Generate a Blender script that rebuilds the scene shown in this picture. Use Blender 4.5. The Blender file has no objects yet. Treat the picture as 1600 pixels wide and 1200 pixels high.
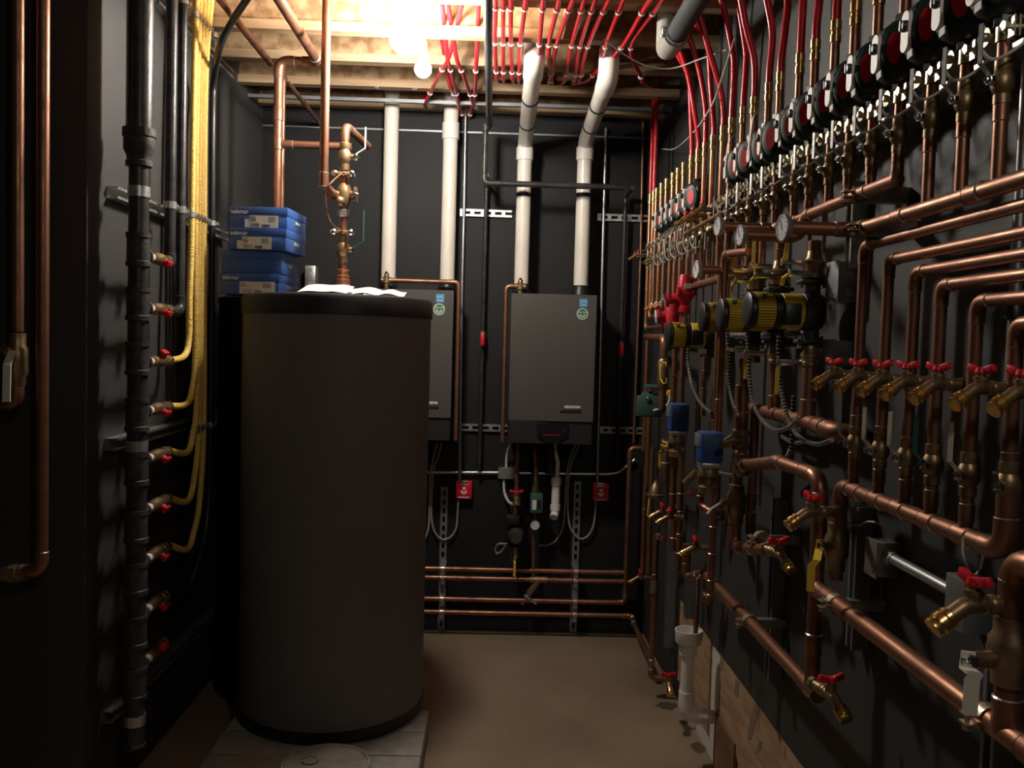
import bpy, bmesh, math, random
from mathutils import Vector as V, Matrix, Euler
random.seed(7)
SC = bpy.context.scene
COL = SC.collection
PI = math.pi
# ------------------------------------------------------------------ camera frame (1600x1200 pixels)
F, H = 1370.0, 1.70
_t = math.radians(1.6)
_cy = V(((768-800)/F, (600-535)/F, -1)).normalized()
_k = (_cy.x*math.sin(_t) + _cy.y*math.cos(_t))/_cy.z
_up = V((math.sin(_t), math.cos(_t), -_k)).normalized()
_x = _cy.cross(_up)
CM = Matrix((_x, _cy, _up))
CMI = CM.transposed()
def P(px, py, x=None, y=None, z=None):
    d = CM @ V(((px-800)/F, (600-py)/F, -1)); o = V((0, 0, H))
    if x is not None: s = x/d.x
    elif y is not None: s = y/d.y
    else: s = (z-H)/d.z
    return o + d*s
def zat(X, Y, py):
    a = CMI @ V((X, Y, 0)); b = CMI @ V((0, 0, 1)); q = (600-py)/F
    return H - (a.y+q*a.z)/(b.y+q*b.z)
YB, XR, XL = 5.107, 0.943, -1.338
ZJ, ZC = 3.0, 3.3
def R(px, py, o=.10): return P(px, py, x=XR-o)
def B(px, py, o=.10): return P(px, py, y=YB-o)
def L(px, py, o=.12): return P(px, py, x=XL+o)
def col(px, py, o): p = R(px, py, o); return p.y
cam = bpy.data.cameras.new('camera'); cob = bpy.data.objects.new('camera', cam); COL.objects.link(cob)
cam.sensor_width = 36; cam.lens = 36*F/1600; cam.clip_start = .02
cob.matrix_world = Matrix.Translation((0, 0, H)) @ CM.to_4x4()
SC.camera = cob

# ------------------------------------------------------------------ materials
def mat(name, c, rough=.5, metal=0., c2=None, scale=8., bump=0., spec=.5, emit=0., detail=4., stretch=None, lo=.35, hi=.65, bscale=None, r2=None):
    m = bpy.data.materials.new(name); m.use_nodes = True
    nt = m.node_tree; b = nt.nodes['Principled BSDF']
    b.inputs['Base Color'].default_value = (*c, 1); b.inputs['Roughness'].default_value = rough
    b.inputs['Metallic'].default_value = metal; b.inputs['Specular IOR Level'].default_value = spec
    tc = nt.nodes.new('ShaderNodeTexCoord'); mp = nt.nodes.new('ShaderNodeMapping')
    nt.links.new(tc.outputs['Object'], mp.inputs['Vector'])
    if stretch: mp.inputs['Scale'].default_value = stretch
    if c2 is not None or bump:
        n = nt.nodes.new('ShaderNodeTexNoise'); n.inputs['Scale'].default_value = scale; n.inputs['Detail'].default_value = detail
        nt.links.new(mp.outputs['Vector'], n.inputs['Vector'])
        if c2 is not None:
            r = nt.nodes.new('ShaderNodeValToRGB')
            r.color_ramp.elements[0].color = (*c, 1); r.color_ramp.elements[1].color = (*c2, 1)
            r.color_ramp.elements[0].position = lo; r.color_ramp.elements[1].position = hi
            nt.links.new(n.outputs['Fac'], r.inputs['Fac']); nt.links.new(r.outputs['Color'], b.inputs['Base Color'])
        if r2 is not None:
            q = nt.nodes.new('ShaderNodeMapRange'); q.inputs['To Min'].default_value = rough; q.inputs['To Max'].default_value = r2
            q.inputs['From Min'].default_value = .3; q.inputs['From Max'].default_value = .7
            nt.links.new(n.outputs['Fac'], q.inputs['Value']); nt.links.new(q.outputs['Result'], b.inputs['Roughness'])
        if bump:
            n2 = n
            if bscale:
                n2 = nt.nodes.new('ShaderNodeTexNoise'); n2.inputs['Scale'].default_value = bscale
                nt.links.new(mp.outputs['Vector'], n2.inputs['Vector'])
            bp = nt.nodes.new('ShaderNodeBump'); bp.inputs['Strength'].default_value = bump; bp.inputs['Distance'].default_value = .01
            nt.links.new(n2.outputs['Fac'], bp.inputs['Height']); nt.links.new(bp.outputs['Normal'], b.inputs['Normal'])
    if emit:
        b.inputs['Emission Color'].default_value = (*c, 1); b.inputs['Emission Strength'].default_value = emit
    return m
M = dict(
 copper=mat('copper', (.37, .175, .105), .34, .8, (.23, .105, .063), 14, r2=.52),
 copper_new=mat('bright copper', (.72, .36, .2), .24, .9, (.5, .22, .12), 10, r2=.4),
 solder=mat('solder', (.75, .72, .68), .3, .9),
 bronze=mat('bronze', (.36, .25, .13), .42, .75, (.22, .15, .08), 30, bump=.05),
 brass=mat('brass', (.78, .52, .18), .24, .9, (.5, .33, .12), 30),
 zinc=mat('zinc', (.62, .62, .6), .38, .85, (.4, .4, .39), 40),
 clampbrass=mat('zinc yellow', (.75, .68, .5), .33, .85, (.5, .44, .3), 30),
 chrome=mat('chrome', (.8, .8, .8), .18, 1.),
 emt=mat('emt', (.6, .61, .62), .33, .9),
 iron=mat('black iron', (.022, .021, .021), .38, .2, (.05, .048, .046), 20, bump=.1, bscale=60),
 cast=mat('cast iron', (.03, .03, .03), .6, .3, (.06, .056, .05), 25, bump=.2, bscale=80),
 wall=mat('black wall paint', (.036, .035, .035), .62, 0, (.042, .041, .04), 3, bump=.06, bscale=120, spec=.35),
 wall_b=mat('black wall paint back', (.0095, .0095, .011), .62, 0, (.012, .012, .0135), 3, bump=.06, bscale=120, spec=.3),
 floor=mat('floor concrete', (.215, .157, .103), .6, 0, (.29, .22, .15), 2.2, bump=.05, bscale=40),
 osb=mat('tan board', (.36, .22, .12), .75, 0, (.50, .34, .21), 9, bump=.15, bscale=50, stretch=(1, .5, 3)),
 wood=mat('joist lumber', (.30, .19, .10), .7, 0, (.42, .29, .17), 5, bump=.1, stretch=(.4, 6, 6)),
 web=mat('joist web strand board', (.22, .12, .055), .8, 0, (.40, .26, .14), 16, bump=.2, lo=.4, hi=.6),
 darkwood=mat('dark stained lumber', (.16, .08, .035), .7, 0, (.26, .14, .07), 8),
 pvc=mat('white pvc', (.74, .69, .6), .32, 0, (.8, .75, .67), 6),
 pvcw=mat('clean white pvc', (.8, .77, .72), .35),
 grey_pvc=mat('grey pvc', (.36, .35, .3), .4),
 pex=mat('red pex', (.52, .012, .02), .26, 0, (.6, .02, .03), 6),
 red=mat('red handle', (.62, .01, .025), .4),
 red_iron=mat('red casting', (.5, .008, .03), .42, 0, (.4, .006, .02), 20, bump=.15, bscale=70),
 yellow=mat('yellow jacket', (.82, .56, .13), .42, 0, (.74, .5, .12), 20, bump=.5, bscale=130, stretch=(.3, .3, 1.6)),
 ypump=mat('yellow pump', (.62, .46, .035), .42, 0, (.55, .4, .03), 20),
 yhandle=mat('yellow handle', (.75, .5, .05), .45),
 ghandle=mat('green handle', (.02, .12, .1), .45),
 whandle=mat('ivory handle', (.7, .66, .55), .5),
 bplastic=mat('black plastic', (.012, .014, .014), .42),
 pumpblk=mat('pump housing black', (.014, .017, .018), .4, bump=.05, scale=80),
 pumpgreen=mat('pump dark green', (.012, .04, .033), .5),
 pumpred=mat('pump red badge', (.58, .012, .03), .42),
 panelw=mat('white panel', (.75, .72, .66), .5),
 label=mat('paper label', (.72, .70, .64), .6, 0, (.6, .58, .54), 200),
 ink=mat('dark ink', (.02, .02, .022), .6),
 ink_grey=mat('grey ink', (.3, .3, .3), .6),
 ink_white=mat('white print', (.75, .74, .72), .55),
 box=mat('blue carton', (.03, .085, .28), .5, 0, (.034, .095, .31), 5),
 bluebox=mat('blue actuator', (.02, .065, .22), .45),
 greenbox=mat('green casting', (.03, .085, .065), .5, 0, (.04, .1, .08), 20),
 tank=mat('tank jacket', (.125, .118, .108), .55, 0, (.138, .13, .12), 2.5, bump=.04, bscale=220),
 blk=mat('black cap', (.012, .012, .012), .5),
 boiler=mat('boiler cover', (.08, .074, .068), .42, .25, (.087, .081, .074), 2, bump=.03, bscale=260),
 boilerblk=mat('boiler black', (.011, .011, .012), .5),
 concrete=mat('concrete block', (.27, .26, .23), .85, 0, (.36, .345, .31), 14, bump=.3, bscale=70),
 lid=mat('dusty lid', (.16, .145, .12), .5, 0, (.3, .27, .22), 11, bump=.1),
 bucket=mat('bucket', (.03, .03, .03), .5),
 box_grey=mat('grey steel box', (.3, .31, .32), .42, .6, (.24, .25, .26), 10),
 sticker_blue=mat('blue sticker', (.07, .3, .55), .5),
 sticker_green=mat('green sticker', (.03, .17, .07), .5),
 stain=mat('damp stain', (.07, .05, .033), .5, 0, (.1, .072, .048), 20),
 scuff=mat('scuff marks', (.2, .145, .11), .7, 0, (.3, .215, .15), 40, stretch=(1, 1, 3)),
 plaster=mat('white plaster', (.7, .68, .62), .8),
 paper=mat('paper', (.75, .72, .68), .6, 0, (.6, .5, .48), 9),
 dial=mat('dial face', (.7, .7, .72), .35),
 wire=mat('grey wire', (.6, .57, .52), .45),
 wire_d=mat('dim cable', (.3, .28, .25), .5),
 bx=mat('steel flex', (.5, .5, .5), .35, .8),
 insul=mat('dark insulation', (.035, .042, .042), .75, bump=.2, scale=90),
 cord=mat('black cord', (.012, .012, .012), .4),
 screen=mat('dark display', (.012, .011, .014), .15),
 bulb=mat('lit bulb', (1., .94, .84), .5, emit=1.),
 porcelain=mat('porcelain', (.8, .78, .74), .3),
)

# ------------------------------------------------------------------ mesh building
def perp(a):
    a = a.normalized()
    u = V((0, 0, 1)) if abs(a.z) < .9 else V((1, 0, 0))
    u = (u - a*u.dot(a)).normalized()
    return u, a.cross(u)
def fillet(pts, r, seg=5):
    pts = [V(p) for p in pts]
    if r <= 0 or len(pts) < 3: return pts, []
    out = [pts[0]]; arcs = []
    for i in range(1, len(pts)-1):
        a, b, c = pts[i-1], pts[i], pts[i+1]
        d1 = (a-b); d2 = (c-b); l1, l2 = d1.length, d2.length
        if l1 < 1e-6 or l2 < 1e-6: continue
        d1 /= l1; d2 /= l2
        ang = d1.angle(d2)
        if ang > PI-.03: out.append(b); continue
        t = min(r/math.tan(ang/2), l1*.49, l2*.49)
        p1, p2 = b+d1*t, b+d2*t
        arc = []
        for k in range(seg+1):
            s = k/seg
            arc.append(p1*(1-s)**2 + b*2*s*(1-s) + p2*s*s)
        out += arc; arcs.append((arc, -d1, d2))
    out.append(pts[-1])
    return out, arcs
def smooth(pts, n=5):
    pts = [V(p) for p in pts]
    q = [pts[0]*2-pts[1]] + pts + [pts[-1]*2-pts[-2]]
    out = []
    for i in range(1, len(q)-2):
        p0, p1, p2, p3 = q[i-1:i+3]
        for k in range(n):
            t = k/n
            out.append(.5*(p1*2 + (p2-p0)*t + (p0*2-p1*5+p2*4-p3)*t*t + (p1*3-p0-p2*3+p3)*t**3))
    out.append(pts[-1]); return out
class MB:
    def __init__(s): s.v = []; s.f = []
    def tube(s, pts, r, n=12, fil=0, caps=True):
        pts = [V(p) for p in pts]
        if fil: pts, _ = fillet(pts, fil)
        pp = [pts[0]]
        for p in pts[1:]:
            if (p-pp[-1]).length > 1e-5: pp.append(p)
        pts = pp; N = len(pts)
        if N < 2: return s
        rs = r if isinstance(r, (list, tuple)) else [r]*N
        tg = []
        for i in range(N):
            a = pts[max(i-1, 0)]; b = pts[min(i+1, N-1)]; tg.append((b-a).normalized())
        u, w = perp(tg[0]); base = len(s.v)
        for i in range(N):
            u = (u - tg[i]*u.dot(tg[i])).normalized(); w = tg[i].cross(u)
            for k in range(n):
                t = 2*PI*k/n
                s.v.append(pts[i] + (u*math.cos(t)+w*math.sin(t))*rs[i])
        for i in range(N-1):
            for k in range(n):
                a = base+i*n+k; b = base+i*n+(k+1) % n
                s.f.append((a, b, b+n, a+n))
        if caps:
            s.f.append(tuple(base+k for k in range(n))[::-1]); s.f.append(tuple(base+(N-1)*n+k for k in range(n)))
        return s
    def lathe(s, p, ax, prof, n=16, sx=1., sy=1., u=None):
        p = V(p); ax = V(ax).normalized()
        if u is None: u, w = perp(ax)
        else: u = V(u); w = ax.cross(u)
        base = len(s.v); N = len(prof)
        for t, r in prof:
            for k in range(n):
                a = 2*PI*k/n
                s.v.append(p + ax*t + u*(math.cos(a)*r*sx) + w*(math.sin(a)*r*sy))
        for i in range(N-1):
            for k in range(n):
                a = base+i*n+k; b = base+i*n+(k+1) % n
                s.f.append((a, b, b+n, a+n))
        s.f.append(tuple(base+k for k in range(n))[::-1]); s.f.append(tuple(base+(N-1)*n+k for k in range(n)))
        return s
    def cyl(s, a, b, r, n=12): return s.tube([a, b], r, n)
    def box(s, c, size, bev=0., rot=None):
        bm = bmesh.new(); bmesh.ops.create_cube(bm, size=1)
        for v in bm.verts: v.co = V((v.co.x*size[0], v.co.y*size[1], v.co.z*size[2]))
        if bev: bmesh.ops.bevel(bm, geom=bm.edges[:], offset=bev, segments=2, profile=.5, affect='EDGES')
        base = len(s.v); bm.verts.index_update(); c = V(c)
        for v in bm.verts: s.v.append(c + (rot @ v.co if rot else v.co))
        for f in bm.faces: s.f.append(tuple(base+v.index for v in f.verts))
        bm.free(); return s
    def bb(s, x0, x1, y0, y1, z0, z1, bev=0.):
        return s.box(((x0+x1)/2, (y0+y1)/2, (z0+z1)/2), (abs(x1-x0), abs(y1-y0), abs(z1-z0)), bev)
    def strip(s, pts, wd, w, t):
        # flat bar swept along pts; wd = width direction
        pts = [V(p) for p in pts]; wd = V(wd).normalized(); base = len(s.v); N = len(pts)
        for i in range(N):
            tg = (pts[min(i+1, N-1)]-pts[max(i-1, 0)]).normalized(); nn = tg.cross(wd).normalized()
            for a, b in ((-1, -1), (1, -1), (1, 1), (-1, 1)): s.v.append(pts[i]+wd*(a*w/2)+nn*(b*t/2))
        for i in range(N-1):
            for k in range(4):
                a = base+i*4+k; b = base+i*4+(k+1) % 4; s.f.append((a, b, b+4, a+4))
        s.f.append((base+3, base+2, base+1, base)); e = base+(N-1)*4; s.f.append((e, e+1, e+2, e+3)); return s
    def prism(s, poly, d):
        # poly = 3D loop, extruded by vector d
        base = len(s.v); n = len(poly); d = V(d)
        s.v += [V(p) for p in poly] + [V(p)+d for p in poly]
        s.f.append(tuple(range(base, base+n))[::-1]); s.f.append(tuple(range(base+n, base+2*n)))
        for k in range(n):
            a = base+k; b = base+(k+1) % n; s.f.append((a, b, b+n, a+n))
        return s
    def sph(s, c, r, n=14, m=8, sz=(1, 1, 1)):
        c = V(c); base = len(s.v)
        s.v.append(c+V((0, 0, -r*sz[2])))
        for i in range(1, m):
            a = -PI/2+PI*i/m
            for k in range(n):
                t = 2*PI*k/n; s.v.append(c+V((math.cos(a)*math.cos(t)*r*sz[0], math.cos(a)*math.sin(t)*r*sz[1], math.sin(a)*r*sz[2])))
        s.v.append(c+V((0, 0, r*sz[2]))); top = len(s.v)-1
        for k in range(n):
            s.f.append((base, base+1+(k+1) % n, base+1+k)); o = base+1+(m-2)*n; s.f.append((o+k, o+(k+1) % n, top))
        for i in range(m-2):
            for k in range(n):
                a = base+1+i*n+k; b = base+1+i*n+(k+1) % n; s.f.append((a, b, b+n, a+n))
        return s
WL = {}
def _mesh(name, mb, m, origin):
    me = bpy.data.meshes.new(name)
    me.from_pydata([tuple(V(p)-origin) for p in mb.v], [], mb.f); me.update()
    bm = bmesh.new(); bm.from_mesh(me); bmesh.ops.recalc_face_normals(bm, faces=bm.faces[:]); bm.to_mesh(me); bm.free()
    me.polygons.foreach_set('use_smooth', [True]*len(me.polygons)); me.set_sharp_from_angle(angle=math.radians(38))
    me.materials.append(M[m] if isinstance(m, str) else m); return me
def tag(o, label=None, cat=None, group=None, kind=None):
    if label: o['label'] = label
    if cat: o['category'] = cat
    if group: o['group'] = group
    if kind: o['kind'] = kind
    return o
def obj(name, mb, m, parent=None, label=None, cat=None, group=None, kind=None):
    if parent is None:
        xs = [p.x for p in mb.v]; ys = [p.y for p in mb.v]; zs = [p.z for p in mb.v]
        org = V(((min(xs)+max(xs))/2, (min(ys)+max(ys))/2, min(zs)))
    else: org = WL[parent.name]
    o = bpy.data.objects.new(name, _mesh(name, mb, m, org)); COL.objects.link(o)
    if parent is None: o.location = org
    else: o.parent = parent
    WL[o.name] = org
    return tag(o, label, cat, group, kind)
def thing(name, label, cat, loc=(0, 0, 0), group=None):
    o = bpy.data.objects.new(name, None); COL.objects.link(o); o.location = loc; o.empty_display_size = .05
    WL[o.name] = V(loc); return tag(o, label, cat, group)
def copy_tree(o, parent=None):
    c = o.copy(); COL.objects.link(c); WL[c.name] = WL[o.name]
    if parent is not None: c.parent = parent
    for ch in list(o.children): copy_tree(ch, c)
    return c
def struct(name, mb, m, parent=None): return obj(name, mb, m, parent, kind='structure' if parent is None else None)
def text(s, size, origin, xd, yd, m, parent, name='lettering', ext=.0004, align='CENTER', label=None):
    cu = bpy.data.curves.new(name, 'FONT'); cu.body = s; cu.size = size; cu.extrude = ext; cu.align_x = align; cu.align_y = 'CENTER'
    to = bpy.data.objects.new(name, cu); COL.objects.link(to); bpy.context.view_layer.update()
    me = bpy.data.meshes.new_from_object(to.evaluated_get(bpy.context.evaluated_depsgraph_get()))
    bpy.data.objects.remove(to); me.materials.clear(); me.materials.append(M[m])
    xd = V(xd).normalized(); yd = V(yd).normalized(); zd = xd.cross(yd)
    mt = Matrix((xd, yd, zd)).transposed().to_4x4(); mt.translation = V(origin)-WL[parent.name]
    me.transform(mt); o = bpy.data.objects.new(name, me); COL.objects.link(o); o.parent = parent; WL[o.name] = WL[parent.name]
    if label: o['label'] = label
    return o
ORD = 'first second third fourth fifth sixth seventh eighth ninth tenth eleventh twelfth thirteenth fourteenth fifteenth sixteenth seventeenth eighteenth nineteenth twentieth'.split() + ['twenty-'+w for w in 'first second third fourth fifth sixth seventh eighth ninth'.split()]

# ------------------------------------------------------------------ kinds of things
def pipe(label, pts, r, m='copper', name='copper_pipe', cat='pipe', group=None, fit=True, rings=(), fil=None, n=12, ringm='solder', ringname='solder_joint'):
    """a pipe run with elbow fittings at its corners and a bright ring at every joint"""
    fil = r*2.2 if fil is None else fil
    q, arcs = fillet(pts, fil); mb = MB().tube(q, r, n); RG = []
    if fit:
        for arc, d1, d2 in arcs:
            a = [arc[0]-d1*r*1.1] + arc + [arc[-1]+d2*r*1.1]
            mb.tube(a, r*1.13, n)
            RG.append(MB().lathe(a[0]-d1*r*.12, d1, [(0, r*1.02), (r*.1, r*1.15), (r*.16, r*1.02)], n))
            RG.append(MB().lathe(a[-1]+d2*r*.12, -d2, [(0, r*1.02), (r*.1, r*1.15), (r*.16, r*1.02)], n))
    pts = [V(p) for p in pts]
    for i, f in rings:      # coupling on segment i at fraction f
        a, b = pts[i], pts[i+1]; d = (b-a).normalized(); c = a.lerp(b, f)
        mb.lathe(c-d*r*1.3, d, [(0, r), (0, r*1.13), (r*2.6, r*1.13), (r*2.6, r)], n)
        for sgn in (-1, 1):
            RG.append(MB().lathe(c+d*sgn*r*1.35, d*sgn, [(0, r*1.16), (r*.12, r*1.02)], n))
    o = obj(name, mb, m, None, label, cat, group)
    for rg in RG: obj(ringname, rg, ringm, o, label='bright solder ring' if ringm == 'solder' else None)
    return o
PROTO = {}
def place(key, build, label, loc, rot=None, scale=1., group=None):
    """first use builds the kind, later ones copy it with its parts"""
    if key in PROTO: r = copy_tree(PROTO[key])
    else: r = build(); PROTO[key] = r
    mt = rot if rot is not None else Matrix.Identity(3)
    r.location = loc; r.rotation_mode = 'XYZ'; r.rotation_euler = mt.to_euler(); r.scale = (scale,)*3
    r['label'] = label
    if group: r['group'] = group
    elif 'group' in r: del r['group']
    return r
def frame(xd, zd):
    z = V(zd).normalized(); x = V(xd); x = (x-z*x.dot(z)).normalized(); return Matrix((x, z.cross(x), z)).transposed()
def mk_valve(hm, up=1, bend=.028, ln=.085, hl=None, lw=.011):
    # pipe along local Z, stem along local -X, lever along +-Z
    def f():
        t = thing('ball_valve', 'x', 'valve')
        b = MB().lathe((0, 0, -.05), (0, 0, 1), [(0, .0155), (.002, .0185), (.022, .0185), (.024, .0165), (.032, .0215), (.04, .0245), (.058, .0245), (.066, .0215), (.074, .0175), (.076, .0185), (.098, .0185), (.1, .0155)], 16)
        b.cyl((0, 0, 0), (-.034, 0, 0), .0105, 10); obj('body', b, 'bronze', t)
        s = MB().lathe((-.034, 0, 0), (-1, 0, 0), [(0, .0125), (.006, .0125), (.007, .009), (.013, .009), (.014, .005), (.02, .005)], 6); obj('stem_nut', s, 'chrome', t)
        h = MB().strip([(-.043, 0, -.011*up), (-.043, 0, .012*up), (-.043-bend, 0, .032*up), (-.043-bend, 0, (.032+ln)*up)], (0, 1, 0), lw, .0035)
        obj('lever_handle', h, hm, t, label=hl)
        return t
    return f
def mk_spigot():
    # inlet along local +X, spout towards -X and down, wing handle on top
    t = thing('drain_spigot', 'x', 'drain valve')
    b = MB().tube([(.062, 0, 0), (.0, 0, 0), (-.014, 0, -.002), (-.036, 0, -.017)], .0115, 12, fil=.012)
    b.lathe((.052, 0, 0), (1, 0, 0), [(0, .011), (0, .0145), (.012, .0145), (.012, .011)], 8)
    b.lathe((.012, 0, 0), (1, 0, 0), [(0, .011), (.002, .0135), (.007, .0135), (.009, .0115), (.012, .0135), (.017, .0135), (.019, .011)], 14)
    b.lathe((0, 0, 0), (0, 0, 1), [(0, .010), (.012, .011), (.014, .013), (.02, .013), (.021, .008), (.026, .008)], 12)
    obj('body', b, 'bronze', t)
    d = V((-.82, 0, -.57)); c = MB().lathe(V((-.031, 0, -.0135)), d, [(0, .0115), (.002, .0145), (.008, .0145), (.009, .012), (.011, .0155), (.02, .0155), (.021, .0125), (.024, .0145), (.03, .0145), (.031, .011)], 12); obj('spout', c, 'brass', t, label='shiny brass spout')
    h = MB().lathe((0, 0, .024), (0, 0, 1), [(0, .009), (.004, .011), (.012, .009)], 10)
    for sg in (-1, 1): h.box((0, sg*.018, .034), (.011, .024, .014), .003, Matrix.Rotation(sg*.3, 3, 'X'))
    obj('handle', h, 'red', t, label='red wing handle'); return t
def mk_pump():
    # port axis local Z, control panel towards the room (-X), oval badge on the chamfer facing (-X,-Y)
    t = thing('circulator_pump', 'x', 'pump')
    plan = [(-.046, -.004), (-.008, -.045), (.03, -.045), (.042, -.03), (.042, .03), (.03, .044), (-.034, .044), (-.046, .034)]
    b = MB(); base = 0; lv = [(-.062, .5), (-.05, .82), (-.03, .97), (0, 1.), (.03, .97), (.05, .82), (.062, .5)]
    for z, k in lv: b.v += [V((x*k, y*k, z)) for x, y in plan]
    for r in range(len(lv)-1):
        for q in range(8): b.f.append((r*8+q, r*8+(q+1) % 8, r*8+8+(q+1) % 8, r*8+8+q))
    b.f.append(tuple(range(8))[::-1]); b.f.append(tuple(range(48, 56)))
    obj('housing', b, 'pumpblk', t)
    for sg in (-1, 1): obj('union_nut', MB().lathe((0, 0, sg*.054), (0, 0, sg), [(0, .014), (.002, .019), (.022, .019), (.024, .013)], 8), 'pumpblk', t)
    nrm = V((-.735, -.678, 0)); cc = V((-.027, -.0245, 0))
    obj('end_plate', MB().lathe(cc-nrm*.004, nrm, [(0, .05), (.007, .048), (.009, .04)], 28, sx=1., sy=.58, u=(0, 0, 1)), 'pumpgreen', t, label='dark green oval plate')
    obj('badge', MB().lathe(cc+nrm*.0045, nrm, [(0, .032), (.002, .031)], 28, sx=1., sy=.5, u=(0, 0, 1)), 'pumpred', t, label='red oval badge')
    def cap(w, h, y0, x0, x1):
        pl = []
        for k in range(17):
            a = PI*k/16; pl.append((x0, y0+math.cos(a)*w/2, h/2-w/2+math.sin(a)*w/2))
        for k in range(17):
            a = PI+PI*k/16; pl.append((x0, y0+math.cos(a)*w/2, -h/2+w/2+math.sin(a)*w/2))
        return MB().prism(pl, (x1-x0, 0, 0))
    obj('control_panel', cap(.030, .078, .016, -.043, -.0525), 'panelw', t, label='white control panel')
    k = MB().lathe((-.052, .016, .010), (-1, 0, 0), [(0, .0115), (.008, .0105), (.009, .006)], 14); k.box((-.0605, .016, .010), (.004, .004, .019)); obj('knob', k, 'bplastic', t)
    obj('label_tag', MB().box((-.0475, .0, -.047), (.0015, .019, .014), 0, Matrix.Rotation(-.1, 3, 'X')), 'label', t, label='small white label'); return t
def gauge(label, c, d, r, group=None):
    c = V(c); d = V(d).normalized()
    t = thing('pressure_gauge', label, 'gauge', c, group)
    obj('case', MB().lathe(c, d, [(-.012, r*.4), (-.01, r*.9), (-.001, r), (.006, r), (.006, r*.95), (.003, r*.94)], 24), 'zinc', t)
    obj('dial', MB().lathe(c, d, [(.003, r*.94), (.0045, r*.92)], 24), 'dial', t, label='white dial')
    u, w = perp(d); nd = MB().strip([c+d*.0055-u*r*.15, c+d*.0055+(u*.8+w*.5).normalized()*r*.7], w, .0022, .0006)
    for k in range(9):
        a = -2.2+4.4*k/8; e = u*math.cos(a)+w*math.sin(a); nd.strip([c+d*.0055+e*r*.72, c+d*.0055+e*r*.85], d.cross(e), .002, .0005)
    obj('needle', nd, 'ink', t); return t
def strut_mb(a, b, out, side, w=.041, d=.04):
    # open channel from a to b; 'out' = away from the wall, side = across
    a = V(a); b = V(b); out = V(out); side = V(side); mb = MB(); t = .0025; ln = (b-a)
    def bar(s0, s1, o0, o1):
        mb.prism([a+side*s0+out*o0, a+side*s1+out*o0, a+side*s1+out*o1, a+side*s0+out*o1], ln)
    bar(-w/2, w/2, 0, t); bar(-w/2, -w/2+t, t, d); bar(w/2-t, w/2, t, d); bar(-w/2+t, -w/2+.009, d-t, d); bar(w/2-.009, w/2-t, d-t, d)
    return mb
def slot_strut_mb(a, b, out, side, w=.041, d=.02, pitch=.05):
    # channel with its slotted back towards the room (real holes)
    a = V(a); b = V(b); out = V(out); side = V(side); L_ = (b-a).length; ax = (b-a).normalized(); mb = MB(); t = .0025
    def bar(s0, s1, o0, o1, p, q): mb.prism([p+side*s0+out*o0, p+side*s1+out*o0, p+side*s1+out*o1, p+side*s0+out*o1], q-p)
    bar(-w/2, -w*.2, d-t, d, a, b); bar(w*.2, w/2, d-t, d, a, b); bar(-w/2, -w/2+t, 0, d-t, a, b); bar(w/2-t, w/2, 0, d-t, a, b)
    n = max(1, int(L_/pitch))
    for k in range(n+1):
        p = a+ax*min(k*L_/n, L_-.0001); q = a+ax*min(k*L_/n+pitch*.42, L_)
        bar(-w*.2, w*.2, d-t, d, p, q)
    return mb
def clamp_mb(mb, p, ax, r, out, w=.026, ear=1):
    # two-half strap round a pipe, held by a bolt through its ears
    p = V(p); ax = V(ax).normalized(); out = V(out).normalized(); s = ax.cross(out)*ear; pts = []
    for k in range(15):
        a = .35+(2*PI-.7)*k/14 - PI/2
        pts.append(p + (s*math.cos(a+PI/2)+out*math.sin(a+PI/2))*(r+.0015))
    mb.strip(pts, ax, w, .003)
    for k in (0, 14): mb.strip([pts[k], pts[k]+s*.022], ax, w, .003)
    c = p+s*(r+.013); mb.cyl(c-out*.014, c+out*.018, .0045, 6); mb.cyl(c+out*.012, c+out*.019, .009, 6); return mb
# ------------------------------------------------------------------ the room
YN = P(135, 400, x=XL).y
fl0 = struct('floor', MB().bb(-3.2, XR+.1, -2.6, YB+.1, -.1, 0), 'floor')
def stain(cx, cy, rx_, ry_, seed):
    c = P(cx, cy, z=0); e = P(cx+rx_, cy, z=0); f = P(cx, cy-ry_, z=0); a = (e-c).length; b = (f-c).length
    rnd = random.Random(seed); pl = []
    for k in range(22):
        t = 2*PI*k/22; s = .75+.35*rnd.random(); pl.append((c.x+math.cos(t)*a*s, c.y+math.sin(t)*b*s, .0002))
    obj('stain', MB().prism(pl, (0, 0, .0006)), 'stain', fl0, label='dark damp stain')
for q in ((1042, 1103, 18, 6, 1), (1092, 1168, 13, 8, 2), (1068, 1128, 7, 4, 3), (1100, 1140, 12, 9, 4)): stain(*q)
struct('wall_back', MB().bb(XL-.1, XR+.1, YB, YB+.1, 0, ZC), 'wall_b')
struct('wall_left', MB().bb(XL-.12, XL, YN, YB, 0, ZC), 'wall')
struct('wall_alcove', MB().bb(-3.2, XL-.12, YN, YN+.12, 0, ZC), 'wall')
ZB = .488
struct('wall_right', MB().bb(XR, XR+.1, -.6, YB, ZB, ZC).bb(XR, XR+.1, 4.17, YB, 0, ZB), 'wall')
ob = MB()                      # unpainted board below the black panel: gap, ragged cut-out by the floor
g0, g1 = R(1123, 1050, 0).y, R(1107, 1050, 0).y
ob.bb(XR+.004, XR+.014, -.6, R(1230, 1190, 0).y, 0, ZB)
def rp(y, z): return (XR+.004, y, z)
ya, yb2 = R(1150, 1120, 0).y, R(1117, 1120, 0).y
ob.prism([rp(R(1230, 1190, 0).y, 0), rp(R(1160, 1190, 0).y, 0), rp(R(1155, 1190, 0).y, .16), rp(ya, .2), rp(ya+.15, .235), rp(yb2, .24), rp(g0, .25), rp(g0, ZB), rp(R(1230, 1190, 0).y, ZB)], (.01, 0, 0))
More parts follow.
